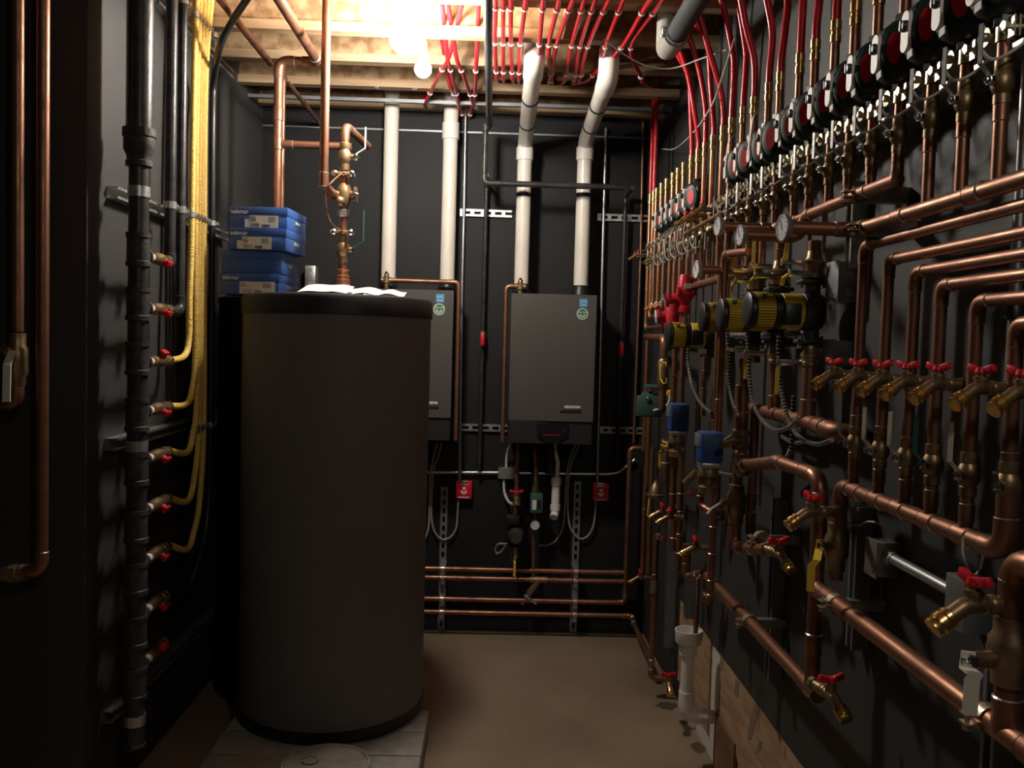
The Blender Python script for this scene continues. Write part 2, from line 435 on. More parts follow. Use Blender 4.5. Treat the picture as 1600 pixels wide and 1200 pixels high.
ob.bb(XR+.004, XR+.014, g1, 4.17, .09, ZB)
tr1 = struct('trim_1', ob, 'osb')
def scuff(pts): obj('scuff', MB().prism([P(x, y, x=XR+.004) for x, y in pts], (-.0007, 0, 0)), 'scuff', tr1, label='dark scuff mark')
scuff([(1181, 1092), (1188, 1094), (1182, 1125), (1174, 1156), (1168, 1157), (1170, 1135)])
scuff([(1186, 1156), (1192, 1158), (1187, 1176), (1181, 1177)]); scuff([(1226, 1166), (1229, 1168), (1228, 1186), (1225, 1184)])
scuff([(1128, 1024), (1131, 1026), (1129, 1050), (1126, 1048)]); scuff([(1150, 1060), (1156, 1066), (1153, 1092), (1147, 1084)])
struct('trim_2', MB().bb(XR+.014, XR+.1, R(1230, 1190, 0).y, 4.17, 0, ZB-.002), 'plaster')
struct('trim_3', MB().bb(XR-.004, XR+.014, R(1149, 1150, 0).y, R(1117, 1150, 0).y, 0.0, .235), 'darkwood')
struct('trim_4', MB().bb(XL, XR, YB-.012, YB, 2.895, 2.905), 'box_grey')
struct('trim_5', MB().bb(XL, XR, 4.79, 4.815, 2.975, 2.993), 'box_grey')
struct('ceiling', MB().bb(-3.2, XR+.1, -2.6, YB+.1, ZC, ZC+.02), 'web')
def joist(y, x0, x1):
    j = MB().bb(x0, x1, y, y+.06, ZJ, ZJ+.04).bb(x0, x1, y, y+.06, ZC-.04, ZC)
    o = struct('ceiling_joist', j, 'wood'); obj('joist_web', MB().bb(x0, x1, y+.025, y+.035, ZJ+.04, ZC-.04), 'web', o); return o
for y in (2.2, 2.6, 3.0, 3.4, 3.8, 4.2): joist(y, XL if y > 2.95 else -3.2, XR)
j = joist(4.6, XL, XR)
text('16', .026, P(588, 136, y=4.599), (1, 0, 0), (0, 0, 1), 'ink_grey', j, 'printed_number')
text('20', .026, P(648, 138, y=4.599), (1, 0, 0), (0, 0, 1), 'ink_grey', j, 'printed_number')
joist(5.0, XL, XR)
struct('light_baffle', MB().bb(.27, .31, 3.46, 3.8, ZJ+.002, ZC), 'wood')  # board added to keep lamplight out of the right-hand bays
# ------------------------------------------------------------------ lights
BA = P(636, 58, y=3.58); BBp = P(661, 108, y=3.58)
lt = thing('ceiling_lampholder', 'white twin socket lampholder with two glowing bulbs hung in the ceiling opening', 'lamp', BA+V((0, .02, .2)))
obj('ceiling_box', MB().lathe(BA+V((0, .03, .17)), (0, 0, 1), [(0, .05), (.15, .05)], 8), 'porcelain', lt)
obj('socket', MB().lathe(BA+V((0, .03, .07)), (0, 0, 1), [(0, .022), (.03, .026), (.06, .055), (.1, .055)], 20), 'porcelain', lt)
obj('socket', MB().tube([BA+V((.0, .03, .12)), BBp+V((0, 0, .09)), BBp+V((0, 0, .04))], .02, 12, fil=.03), 'porcelain', lt)
def bulb(c, r, name='bulb'):
    obj(name, MB().sph(c, r, 20, 12).lathe(c+V((0, 0, r*.85)), (0, 0, 1), [(0, r*.6), (r*.5, r*.42), (r*.8, r*.4)], 16), 'bulb', lt, label='glowing white bulb')
bulb(BA, .072); bulb(BBp, .034)  # upper bulb enlarged, standing in for the glare around the lamp
def lamp(name, loc, power, color, r):
    l = bpy.data.lights.new(name, 'POINT'); l.energy = power; l.color = color; l.shadow_soft_size = r
    o = bpy.data.objects.new(name, l); COL.objects.link(o); o.location = loc; return o
BULB_E, FILL, WORLD = 400., 25., .005
M['bulb'].node_tree.nodes['Principled BSDF'].inputs['Emission Strength'].default_value = BULB_E
lamp('fill_lamp', (.6, -.3, 2.93), FILL, (1., .95, .89), .1)  # unseen fill lamp above and behind the camera, brightens the room's front
w = bpy.data.worlds.new('world'); SC.world = w; w.use_nodes = True
w.node_tree.nodes['Background'].inputs['Color'].default_value = (.9, .95, 1., 1); w.node_tree.nodes['Background'].inputs['Strength'].default_value = WORLD
SC.view_settings.view_transform = 'Standard'; SC.view_settings.look = 'None'; SC.view_settings.gamma = 1; SC.view_settings.use_curve_mapping = False
SC.view_settings.exposure = 0.0

# ------------------------------------------------------------------ near left: two copper drops on the alcove wall
YF = 2.82
a = P(28, -30, y=YF); b = P(28, 518, y=YF); b.x = a.x
pipe('copper pipe on the dark wall at far left, ending in a ball valve', [a, b], .019, group=None, n=16)
vt = thing('ball_valve', 'large bronze ball valve with ivory lever under the leftmost copper pipe', 'valve', (b.x, YF, zat(b.x, YF, 600)))
zc = zat(b.x, YF, 560)
bv = MB().lathe((b.x, YF, zat(b.x, YF, 605)), (0, 0, 1), [(0, .02), (.01, .024), (.03, .024), (.045, .031), (.12, .031), (.135, .025), (.17, .025), (.172, .021)], 16)
bv.cyl((b.x-.005, YF, zc), (b.x-.02, YF-.05, zc+.03), .014, 10)
obj('body', bv, 'bronze', vt)
h0 = P(14, 552, y=YF-.055)
obj('lever_handle', MB().strip([P(20, 548, y=YF-.05), P(14, 562, y=YF-.06), P(11, 570, y=YF-.075), P(10, 628, y=YF-.075)], (1, 0, .05), .024, .004), 'whandle', vt, label='ivory lever')
e = zat(b.x, YF, 604)
pipe('short copper elbow leaving the leftmost valve towards the left', [(b.x, YF, e+.012), (b.x, YF, e-.055), (b.x-.6, YF, e-.06)], .018, n=16)
a = P(68, -30, y=YF); zz = zat(a.x, YF, 893)
pipe('second copper pipe on the dark left wall, turning left near the floor', [a, (a.x, YF, zz), (a.x-.6, YF, zz)], .019, n=16, rings=((1, .14),))
u = P(22, 896, y=YF)
obj('pipe_union', MB().lathe(u, (1, 0, 0), [(-.035, .021), (-.034, .026), (-.012, .026), (-.01, .032), (.012, .032), (.014, .026), (.036, .026), (.037, .021)], 8), 'bronze', None, 'bronze union on the elbow at the bottom of the second left pipe', 'pipe fitting')

# ------------------------------------------------------------------ gas manifold on the left wall
XG = XL+.12
yg = L(216, 420).y
def zg(py): return zat(XG, yg, py)
gm = thing('gas_manifold', 'thick black iron gas manifold standing against the left wall, with nine branch tees', 'gas pipe', (XG, yg, zg(1165)))
obj('riser', MB().tube([(XG, yg, zg(222)), (XG, yg, 3.2)], .0435, 20), 'iron', gm)
obj('reducer', MB().lathe((XG, yg, zg(262)), (0, 0, 1), [(0, .034), (.004, .044), (.02, .044), (.024, .04), (.04, .041), (.06, .051), (.1, .051), (.103, .055), (.13, .055), (.133, .044)], 24), 'cast', gm)
obj('pipe', MB().tube([(XG, yg, zg(1163)), (XG, yg, zg(250))], .0335, 20), 'iron', gm)
obj('end_collar', MB().lathe((XG, yg, zg(1167)), (0, 0, 1), [(0, .034), (.002, .039), (.012, .039), (.014, .034)], 20), 'cast', gm)
TEE = [(390, 397), (475, 480), (560, 566), (648, 645), (732, 722), (822, 803), (903, 884), (986, 962), (1067, 1045)]
zt = []
for cpy, bpy_ in TEE:
    z = zg(cpy); h = .057; zb = zg(bpy_)
    zb = min(max(zb, z-.03), z+.045)
    t = MB().lathe((XG, yg, z-h), (0, 0, 1), [(0, .034), (0, .041), (.016, .041), (.019, .0375), (2*h-.019, .0375), (2*h-.016, .041), (2*h, .041), (2*h, .034)], 20)
    t.lathe((XG, yg+.02, zb), (0, 1, 0), [(0, .024), (.03, .024), (.032, .028), (.046, .028), (.046, .015)], 14)
    obj('tee', t, 'cast', gm); zt.append(zb)
    obj('nipple', MB().tube([(XG, yg+.06, zb), (XG, yg+.125, zb)], .0155, 12), 'pvc', gm, label='white taped nipple')
def mk_gasvalve():
    t = thing('gas_shutoff_valve', 'x', 'valve')
    b = MB().lathe((0, -.075, 0), (0, 1, 0), [(0, .015), (0, .02), (.02, .02), (.022, .017), (.035, .018), (.05, .023), (.085, .023), (.1, .018), (.112, .018), (.114, .022), (.14, .022), (.141, .014)], 12)
    b.cyl((0, 0, 0), (.024, -.004, 0), .011, 10); obj('body', b, 'bronze', t)
    obj('flare_nut', MB().lathe((0, .066, 0), (0, 1, 0), [(0, .02), (.002, .024), (.026, .024), (.04, .017), (.05, .016)], 6), 'brass', t)
    h = MB().cyl((.022, -.004, 0), (.034, -.006, 0), .013, 10).box((.04, -.006, .002), (.012, .05, .024), .004); obj('handle', h, 'red', t, label='red handle'); return t
WV = ['feeding the shorter black pipe, topmost on the gas manifold', 'feeding the second black pipe, just above the yellow gas lines', 'at the foot of the topmost yellow gas line, handle turned up', 'on the second yellow gas line down the manifold', 'on the third yellow gas line, just below the strut clamp', 'on the fourth yellow gas line down the manifold', 'on the lowest yellow gas line of the manifold', 'at the end of the long black gas hose', 'with nothing connected, lowest on the gas manifold']
for i, zb in enumerate(zt):
    rot = Matrix.Rotation(PI/2, 3, 'X') if i == 2 else (Matrix.Rotation(.5, 3, 'Y') if i != 8 else Matrix.Rotation(-.5, 3, 'Y'))
    rm = Matrix.Rotation({2: -PI/2}.get(i, 0.), 3, 'Y')
    if i == 2:
        rot = Matrix.Identity(3)
    place('gasvalve' if i != 2 else 'gasvalve_up', mk_gasvalve, 'red-handled gas valve '+WV[i], (XG, yg+.195, zb), rot if i != 2 else Matrix.Rotation(-.9, 3, 'Y'), 1., 'gas valves on the manifold branches')
# two black iron branch pipes
for i, (pb, lab, r) in enumerate(((266, 'black iron gas pipe rising from the topmost manifold valve', .021), (283, 'black iron gas pipe rising from the second manifold valve, beside the yellow lines', .018))):
    y1 = L(pb, 300).y
    pipe(lab, [(XG, yg+.28, zt[i]), (XG, y1, zt[i]), (XG, y1, 3.2)], r, 'iron', 'gas_pipe', 'gas pipe', ringm='cast', ringname='fitting_collar')
YT = [[(277, 566), (288, 556), (295, 530), (296, 470), (299, 380), (301, 250), (304, 100), (308, -20)],
 [(277, 642), (292, 631), (301, 605), (305, 560), (305, 420), (306, 250), (309, 100), (313, -20)],
 [(277, 719), (292, 707), (301, 680), (308, 620), (309.5, 420), (311, 250), (314, 100), (319, -20)],
 [(277, 799), (292, 783), (303, 750), (311, 660), (314, 420), (315, 250), (318, 100), (325, -20)],
 [(277, 878), (292, 858), (303, 830), (312, 780), (318, 660), (318.5, 420), (319, 250), (322, 100), (332, -20)]]
LY = ['leaving the manifold highest', 'leaving the manifold second from top', 'leaving the manifold in the middle', 'leaving the manifold second from bottom', 'leaving the manifold lowest']
for i, pts in enumerate(YT):
    w0 = [L(x, y) for x, y in pts]
    for q in w0: q.z = min(q.z, 3.22)
    w0 = [V((XG, yg+.27, zt[i+2])), V((XG, yg+.31, zt[i+2]))] + w0[1:]
    s = smooth(w0, 8); rr = []
    s2 = []
    for a, b in zip(s, s[1:]):
        n = max(1, int((b-a).length/.011))
        for k in range(n): s2.append(a.lerp(b, k/n))
    rr = [.0132 if k % 2 else .0124 for k in range(len(s2))]
    obj('gas_tubing', MB().tube(s2, rr, 10), 'yellow', None, 'yellow flexible gas tubing '+LY[i]+', curving up the left wall', 'gas line', 'yellow gas tubing up the left wall')
hp = [(XG, yg+.27, zt[7]), (XG, yg+.32, zt[7]+.004), L(290, 926), L(308, 885), L(321, 830), L(327, 760), L(329, 640), L(331, 400), L(332, 200), L(334, 130), P(343, 75, x=-1.13), P(362, 35, x=-1.06), P(395, -15, x=-.93)]
obj('gas_hose', MB().tube(smooth(hp, 6), .0145, 12), 'cord', None, 'long black gas hose beside the yellow tubing, bending over at the ceiling', 'hose')
# struts on the left wall with their pipe clamps
def lstrut(pa, pb, label, clamps):
    a = L(*pa, .0); b = L(*pb, .0); zm = (a.z+b.z)/2; a.z = b.z = zm
    s = obj('strut_channel', strut_mb(a, b, (1, 0, 0), (0, 0, 1)), 'zinc', None, label, 'strut channel', 'struts on the left wall')
    for (yy, r, w_) in clamps:
        obj('pipe_clamp', clamp_mb(MB(), (XG, yy, zm), (0, 0, 1), r, (1, 0, 0), w_, 1), 'zinc', s, label='zinc pipe clamp')
    return s
ya_, yb_ = L(266, 300).y, L(283, 300).y
def yl(px, py=300): return L(px, py).y
lstrut((232, 0), (352, 112), 'zinc strut channel highest on the left wall, near the ceiling', [(yg, .0435, .03), (ya_, .021, .026), (yb_, .018, .026)]+[(yl(x, 90), .0132, .022) for x in (304, 309, 314, 318.5, 322.5)]+[(yl(334, 100), .0145, .022)])
lstrut((166, 309), (346, 364), 'zinc strut channel at box height on the left wall', [(yg, .0335, .036), (ya_, .021, .026), (yb_, .018, .026)]+[(yl(x, 340), .0132, .022) for x in (299.5, 305.3, 310.2, 314.4, 318.7)]+[(yl(331.5, 340), .0145, .022)])
lstrut((163, 690), (343, 650), 'zinc strut channel below the middle of the left wall', [(yg, .0335, .036), (yl(307, 650), .0132, .026), (yl(313, 650), .0132, .022), (yl(318, 650), .0132, .022), (yl(329, 650), .0145, .022)])
lstrut((158, 1113), (338, 954), 'zinc strut channel lowest on the left wall', [(yg, .0335, .036)])

# ------------------------------------------------------------------ water tank on blocks, bucket in front
TX, TY, TR = (530-768)/1370*3.763, 3.763, .392
TOP = 1.872
tk = thing('water_tank', 'tall cylindrical dark grey jacketed water tank with black lid, standing on concrete blocks', 'tank', (TX, TY, .105))
obj('jacket', MB().lathe((TX, TY, .15), (0, 0, 1), [(0, TR), (TOP-.075-.15, TR)], 72), 'tank', tk)
obj('lid', MB().lathe((TX, TY, TOP-.08), (0, 0, 1), [(0, TR-.01), (0, TR+.006), (.066, TR+.006), (.076, TR), (.08, TR-.02)], 72), 'blk', tk, label='black lid')
obj('base_ring', MB().lathe((TX, TY, .1), (0, 0, 1), [(0, TR-.03), (.004, TR-.01), (.02, TR+.004), (.058, TR+.004), (.06, TR-.01)], 72), 'blk', tk, label='black base ring')
bx0, bxm, bx1 = -1.04, -.634, -.229
ys = [P(668, 1219, z=.1).y, P(671, 1181, z=.1).y, P(672, 1144, z=.1).y, P(676, 1110, z=.1).y]
for i in range(-1, 3):
    for jx in range(2):
        x0, x1 = ((bx0, bxm-.004), (bxm+.004, bx1))[jx]
        y0, y1 = (ys[i]+.003 if i > 0 else ys[1]-.2+.003 if i == 0 else ys[1]-.4), (ys[i+1]-.003 if i >= 0 else ys[1]-.203)
        obj('concrete_block', MB().bb(x0, x1, y0, y1, 0, .1, .006), 'concrete', None, 'concrete block under the %s side of the tank, %s row from the front' % (('left', 'right')[jx], ORD[i+1]), 'block', 'concrete blocks under the tank')
for jx, (x0, x1) in enumerate(((-.85, -.65), (-.64, -.44))):
    obj('concrete_block', MB().bb(x0, x1, ys[3]+.01, ys[3]+.38, 0, .1, .006), 'concrete', None, 'concrete block hidden under the back of the tank, on its %s' % ('left', 'right')[jx], 'block', 'concrete blocks under the tank')
# bucket with a dusty lid
bc = V(P(509, 1193, y=3.13)); bc.z = P(509, 1193, y=3.13).z; br = .163
bk = thing('bucket', 'black bucket with a dusty round lid standing on the blocks in front of the tank', 'bucket', (bc.x, bc.y, .1))
obj('pail', MB().lathe((bc.x, bc.y, .1), (0, 0, 1), [(0, br*.82), (bc.z-.12, br*.94)], 40), 'bucket', bk)
obj('lid', MB().lathe((bc.x, bc.y, bc.z-.03), (0, 0, 1), [(0, br*.95), (0, br), (.026, br), (.032, br*.97), (.032, br*.93), (.026, br*.9), (.0262, br*.5), (.024, .02)], 48), 'lid', bk, label='dusty black lid')
q = P(484, 1188, z=bc.z)
obj('cap', MB().lathe((q.x, q.y, bc.z-.005), (0, 0, 1), [(0, .031), (.008, .031), (.009, .026), (.005, .025), (.006, .01)], 24), 'lid', bk, label='small round cap in the lid')
# narrower black cylinder filling an unidentified black area at the back left, boxes on it
KX, KY, KR = -1.10, 4.2, .188
ZK = 1.885
kt = thing('black_cylinder', 'narrow black upright cylinder behind the big tank, standing in the left corner', 'tank', (KX, KY, 0))
obj('shell', MB().lathe((KX, KY, 0), (0, 0, 1), [(0, KR-.01), (.03, KR), (ZK-.04, KR), (ZK-.041, KR)], 40), 'blk', kt)
obj('top', MB().lathe((KX, KY, ZK-.042), (0, 0, 1), [(0, KR), (.001, KR+.004), (.03, KR+.004), (.042, KR-.03)], 40), 'bplastic', kt)
def carton(label, px0, px1, pyb, pyt, rz, y0, zb, h, logo, stk):
    a = P(px0, pyb, y=y0); b = P(px1, pyb, y=y0); wdt = b.x-a.x; dep = .27
    t = thing('carton', label, 'box', (a.x, y0, zb), 'blue cartons stacked by the tank')
    r3 = Matrix.Rotation(rz, 3, 'Z')
    def T(p): return V((a.x, y0, zb)) + r3 @ V(p)
    bd = MB().box(T((wdt/2, dep/2, (h-.034)/2)), (wdt-.004, dep-.004, h-.034), .002, r3); obj('tray', bd, 'box', t)
    obj('lid', MB().box(T((wdt/2, dep/2, h-.0175)), (wdt, dep, .034), .002, r3), 'box', t)
    fx = r3 @ V((1, 0, 0)); fy = r3 @ V((0, 1, 0)); up = V((0, 0, 1))
    if logo: text('tekmar', .026, T((.047, -.0006, h-.021)), fx, up, 'ink_white', t)
    text('tekmar', .026, T((wdt+.0006, dep*.52, h*.45)), fy, up, 'ink_white', t)
    if stk:
        sx, sw = stk; sh = h*.56; z0 = .004
        obj('shipping_label', MB().box(T((sx+sw/2, -.0006, z0+sh/2)), (sw, .001, sh), 0, r3), 'label', t, label='white shipping label')
        if logo != 2: obj('shipping_label', MB().box(T((sx-.006, -.0003, z0+sh*.35)), (.03, .0008, sh*.68), 0, r3), 'label', t, label='second white label underneath')
        text('tekmar', .008, T((sx+.014, -.0013, z0+sh*.88)), fx, up, 'ink', t, 'label_print')
        text('334', .017, T((sx+.014, -.0013, z0+sh*.64)), fx, up, 'ink', t, 'label_print')
        bars = MB(); xx = sx+sw*.44
        for k in range(12):
            ww = random.choice((.001, .0015, .0024)); bars.box(T((xx, -.0013, z0+sh*.16)), (ww, .0004, sh*.25), 0, r3); xx += ww+random.choice((.001, .0015))
        for k in range(4): bars.box(T((sx+sw*.2, -.0013, z0+sh*(.1+.08*k))), (sw*.3, .0004, .0012), 0, r3)
        obj('barcode', bars, 'ink', t)
        pic = MB().box(T((sx+sw*.78, -.0012, z0+sh*.7)), (sw*.24, .0004, sh*.4), 0, r3); obj('picture', pic, 'ink_grey', t)
    return t
hh = .105
z0 = TOP
carton('blue carton with a printed label, lowest in the stack', 343, 438, 458, 425, -.07, 3.715, z0, .09, 2, (.085, .15))
carton('blue carton with a plain unlabelled front, second from the bottom of the stack', 344.5, 441, 424, 391, -.02, 3.71, z0+.0905, .093, 0, None)
carton('blue carton with a label, second from the top of the stack', 356, 449, 391, 357, -.09, 3.70, z0+.184, .09, 1, (.06, .125))
carton('blue carton on top of the stack, brightest lit', 357, 451, 358, 325, -.075, 3.715, z0+.2745, .09, 1, (.09, .12))
# papers on the tank lid
def sheet(label, x0, x1, y, lift, rz, w_):
    mb = MB(); n = 16; pts = []
    for k in range(n+1):
        s = k/n; pts.append(V((x0+(x1-x0)*s, y+.03*math.sin(rz+s*2), TOP+.002+lift*math.sin(s*PI*1.0)**2+.004*math.sin(s*9+rz))))
    for q in pts: q.z = max(q.z, TOP)+w_*.1
    mb.strip(pts, (0, 1, .2), w_, .0008); return obj('paper_booklet', mb, 'paper', None, label, 'paper')
sheet('open white booklet lying on the tank lid, left of the copper riser', TX-.11, TX+.08, TY-.22, .01, .3, .2)
sheet('white sheet curling up beside the riser on the tank lid', TX-.0, TX+.2, TY-.1, .012, 1.3, .17)
sheet('loose white leaflet lying nearest the right edge of the tank lid', TX+.13, TX+.3, TY-.16, .006, 2.2, .12)
# ------------------------------------------------------------------ copper above the tank
YC = 4.036
c0 = P(433, 300, y=YC); zt_ = zat(c0.x, YC, 95); zb_ = zat(c0.x, YC, 225)
xr = P(497, 95, y=YC).x
pipe('copper pipe rising behind the cartons, crossing right under the ceiling and running forward', [(KX, KY, ZK), (KX, KY, 2.02), (c0.x, YC, 2.02), (c0.x, YC, zt_), (xr, YC, zt_), (xr, 2.92, zt_)], .021, rings=((2, .74), (2, .6)), n=16)
YD = 4.19; c1 = P(440, 300, y=YD)
pipe('slim copper pipe right behind the thicker riser in the back corner', [(c1.x+.02, YD+.1, 1.2), (c1.x+.02, YD+.1, 1.95), (c1.x, YD, 2.0), (c1.x, YD, zat(c1.x, YD, 120)), (c1.x, YB-.002, zat(c1.x, YD, 120))], .012)
rx = P(536.5, 350, y=TY).x; zrt = zat(rx, TY, 196)
pipe('copper pipe crossing level behind the tank riser near the ceiling', [(c0.x+.02, YC, zb_), (P(549, 226, y=YC).x, YC, zb_)], .017, n=14, rings=((0, .08),))
rs = pipe('copper riser standing on the water tank, bending back at the top', [(rx, TY, TOP), (rx, TY, zrt), (rx+.06, YC-.02, zb_)], .0175, n=16, rings=((0, .06), (0, .12)))
rb = MB()
for pa, pb2, r in ((457, 430, .031), (446, 436, .034), (430, 424, .026), (425, 421, .029)):
    rb.lathe((rx, TY, zat(rx, TY, pa)), (0, 0, 1), [(0, r*.9), (.003, r), (zat(rx, TY, pb2)-zat(rx, TY, pa)-.003, r), (zat(rx, TY, pb2)-zat(rx, TY, pa), r*.85)], 20)
obj('union_fitting', rb, 'copper_new', rs)
mir = Matrix.Rotation(PI, 3, 'Z')
place('v_wh', mk_valve('whandle', 1, .03, .075), 'bronze ball valve with white lever near the top of the tank riser', (rx, TY, zat(rx, TY, 245)), mir, 1.18)
place('v_gr', mk_valve('ghandle', 1, .03, .11), 'bronze ball valve with green lever just above the water tank', (rx, TY, zat(rx, TY, 390)), mir, 1.18)
mz = zat(rx, TY, 306)
mv = thing('mixing_valve', 'silvery mixing valve with a round wheel handle in the middle of the tank riser', 'valve', (rx, TY, mz-.06))
mb = MB().lathe((rx, TY, mz-.05), (0, 0, 1), [(0, .02), (.012, .025), (.03, .03), (.06, .033), (.085, .028), (.1, .02)], 16)
mb.cyl((rx, TY-.0, mz), (rx-.06, TY-.03, mz-.0), .02, 12).cyl((rx, TY, mz+.005), (rx+.045, TY-.01, mz+.005), .016, 10)
mb.sph((rx-.012, TY-.03, mz-.028), .022, 12, 8); obj('body', mb, 'bronze', mv)
obj('handwheel', MB().lathe((rx+.045, TY-.01, mz+.005), (1, 0, 0), [(0, .02), (.002, .034), (.008, .036), (.012, .032), (.008, .012), (.018, .008)], 20), 'chrome', mv, label='round chrome handwheel')
obj('nut', MB().lathe((rx, TY, mz-.09), (0, 0, 1), [(0, .022), (.004, .027), (.028, .027), (.032, .02)], 6), 'zinc', mv, label='zinc hexagon nut')
def bond(lab, py):
    z = zat(rx, TY, py); t = thing('grounding_clamp', lab, 'clamp', (rx, TY-.03, z))
    m_ = MB().box((rx, TY-.02, z), (.085, .014, .018), .004).box((rx, TY+.022, z), (.085, .01, .016), .003); obj('jaw', m_, 'bronze', t)
    for sg in (-1, 1): obj('screw', MB().lathe((rx+sg*.036, TY+.02, z), (0, -1, 0), [(0, .006), (.046, .006), (.047, .012), (.056, .013), (.062, .006)], 10), 'chrome', t)
    obj('screw', MB().lathe((rx, TY-.02, z), (0, -1, 0), [(0, .006), (.012, .009), (.02, .005)], 10), 'chrome', t)
bond('bronze grounding clamp above the mixing valve on the tank riser', 273)
bond('bronze grounding clamp between mixing valve and green lever', 364)
m0 = P(508, 150, y=3.62); zl = zat(m0.x, 3.62, 286)
pipe('long copper drop pipe from the ceiling in front of the tank riser', [(m0.x, 3.62, 3.2), (m0.x, 3.62, zl-.015), (rx-.03, TY-.03, mz-.005)], .0185, n=16, rings=((0, .97),))
x0 = m0.x
gw = smooth([P(535, 270, y=TY-.04), P(519, 284, y=3.6), P(509, 300, y=3.59), P(511, 330, y=3.6), P(519, 350, y=3.65), P(534, 361, y=TY-.04)], 6)
obj('grounding_wire', MB().tube(gw, .0032, 8), 'copper_new', None, 'bare copper wire looping between the two grounding clamps', 'wire')
q = P(380, 45, z=2.975)
pipe('copper pipe running back along the left wall just under the joists', [(q.x, 2.9, q.z), (q.x-.0, 4.19, q.z)], .016)
jb = thing('junction_box', 'small galvanized junction box on the wall behind the cartons', 'electrical box', P(492, 450, y=YB-.05))
a = P(476, 449, y=YB-.09); b = P(493, 415, y=YB-.09)
obj('box', MB().bb(a.x, b.x, YB-.09, YB-.002, a.z, b.z, .003), 'zinc', jb)
for zz_ in (.2, .5, .8): obj('knockout', MB().lathe(((a.x+b.x)/2, YB-.09, a.z+(b.z-a.z)*zz_), (0, -1, 0), [(0, .012), (.0012, .012)], 12), 'emt', jb)

# ------------------------------------------------------------------ vents
YV = YB-.155; RV = .041
def vert(px, py): return P(px, py, y=YV)
zbo = zat(0, 4.757, 456)
for px, py, lab in ((609.5, 300, 'white vent pipe at far left of the back wall'), (702, 300, 'white vent pipe with a coupling, second from left')):
    v = vert(px, py); t = thing('vent_pipe', lab, 'vent pipe', (v.x, YV, zbo+.02), 'white vent pipes above the boilers')
    obj('pipe', MB().tube([(v.x, YV, zbo+.05), (v.x, YV, 3.2)], RV, 24), 'pvc', t)
    if px > 650: obj('coupling', MB().lathe((v.x, YV, zat(v.x, YV, 218)), (0, 0, 1), [(0, RV), (0, RV+.007), (.09, RV+.007), (.09, RV)], 24), 'pvcw', t)
    obj('adapter', MB().lathe((v.x, YV, zbo-.01), (0, 0, 1), [(0, RV+.012), (.03, RV+.012), (.05, RV+.003), (.07, RV+.003)], 24), 'bplastic', t)
for px, py, lab, pe in ((818.5, 300, 'white vent pipe third from left, elbowing forward under the joists', 112), (912, 300, 'rightmost white vent pipe, elbowing forward under the joists', 128)):
    v = vert(px, py); zc_ = zat(v.x, YV, 238); zr = zc_+.055
    t = thing('vent_pipe', lab, 'vent pipe', (v.x, YV, zbo+.02), 'white vent pipes above the boilers')
    ye = 3.99; ze_ = H+(541-pe)/F*ye+.005
    pts, _ = fillet([(v.x, YV, zbo+.05), (v.x, YV, zr), (v.x, ye, ze_), (v.x, ye, 3.25)], .075, 8)
    obj('pipe', MB().tube(pts, RV, 24), 'pvc', t)
    obj('coupling', MB().lathe((v.x, YV, zc_-.045), (0, 0, 1), [(0, RV), (0, RV+.007), (.07, RV+.007), (.07, RV)], 24), 'pvcw', t)
    el, _ = fillet([(v.x, ye+.13, ze_-.018), (v.x, ye, ze_), (v.x, ye, ze_+.12)], .085, 10)
    obj('elbow', MB().tube(el, RV+.006, 24), 'pvcw', t)
    for f in (.3, .62): obj('band', MB().lathe((v.x, YV+(ye-YV)*f, zr+(ze_-zr)*f), (0, 1, -.14), [(0, RV+.003), (.016, RV+.003)], 24), 'bplastic', t, label='dark band')
    obj('band', MB().lathe((v.x, YV, zat(v.x, YV, 308)), (0, 0, 1), [(0, RV+.001), (.02, RV+.001)], 24), 'bplastic', t, label='dark band')  # dark band round the upright run, just below the level gas pipe
    obj('adapter', MB().lathe((v.x, YV, zbo-.01), (0, 0, 1), [(0, RV+.012), (.03, RV+.012), (.05, RV+.003), (.07, RV+.003)], 24), 'bplastic', t)

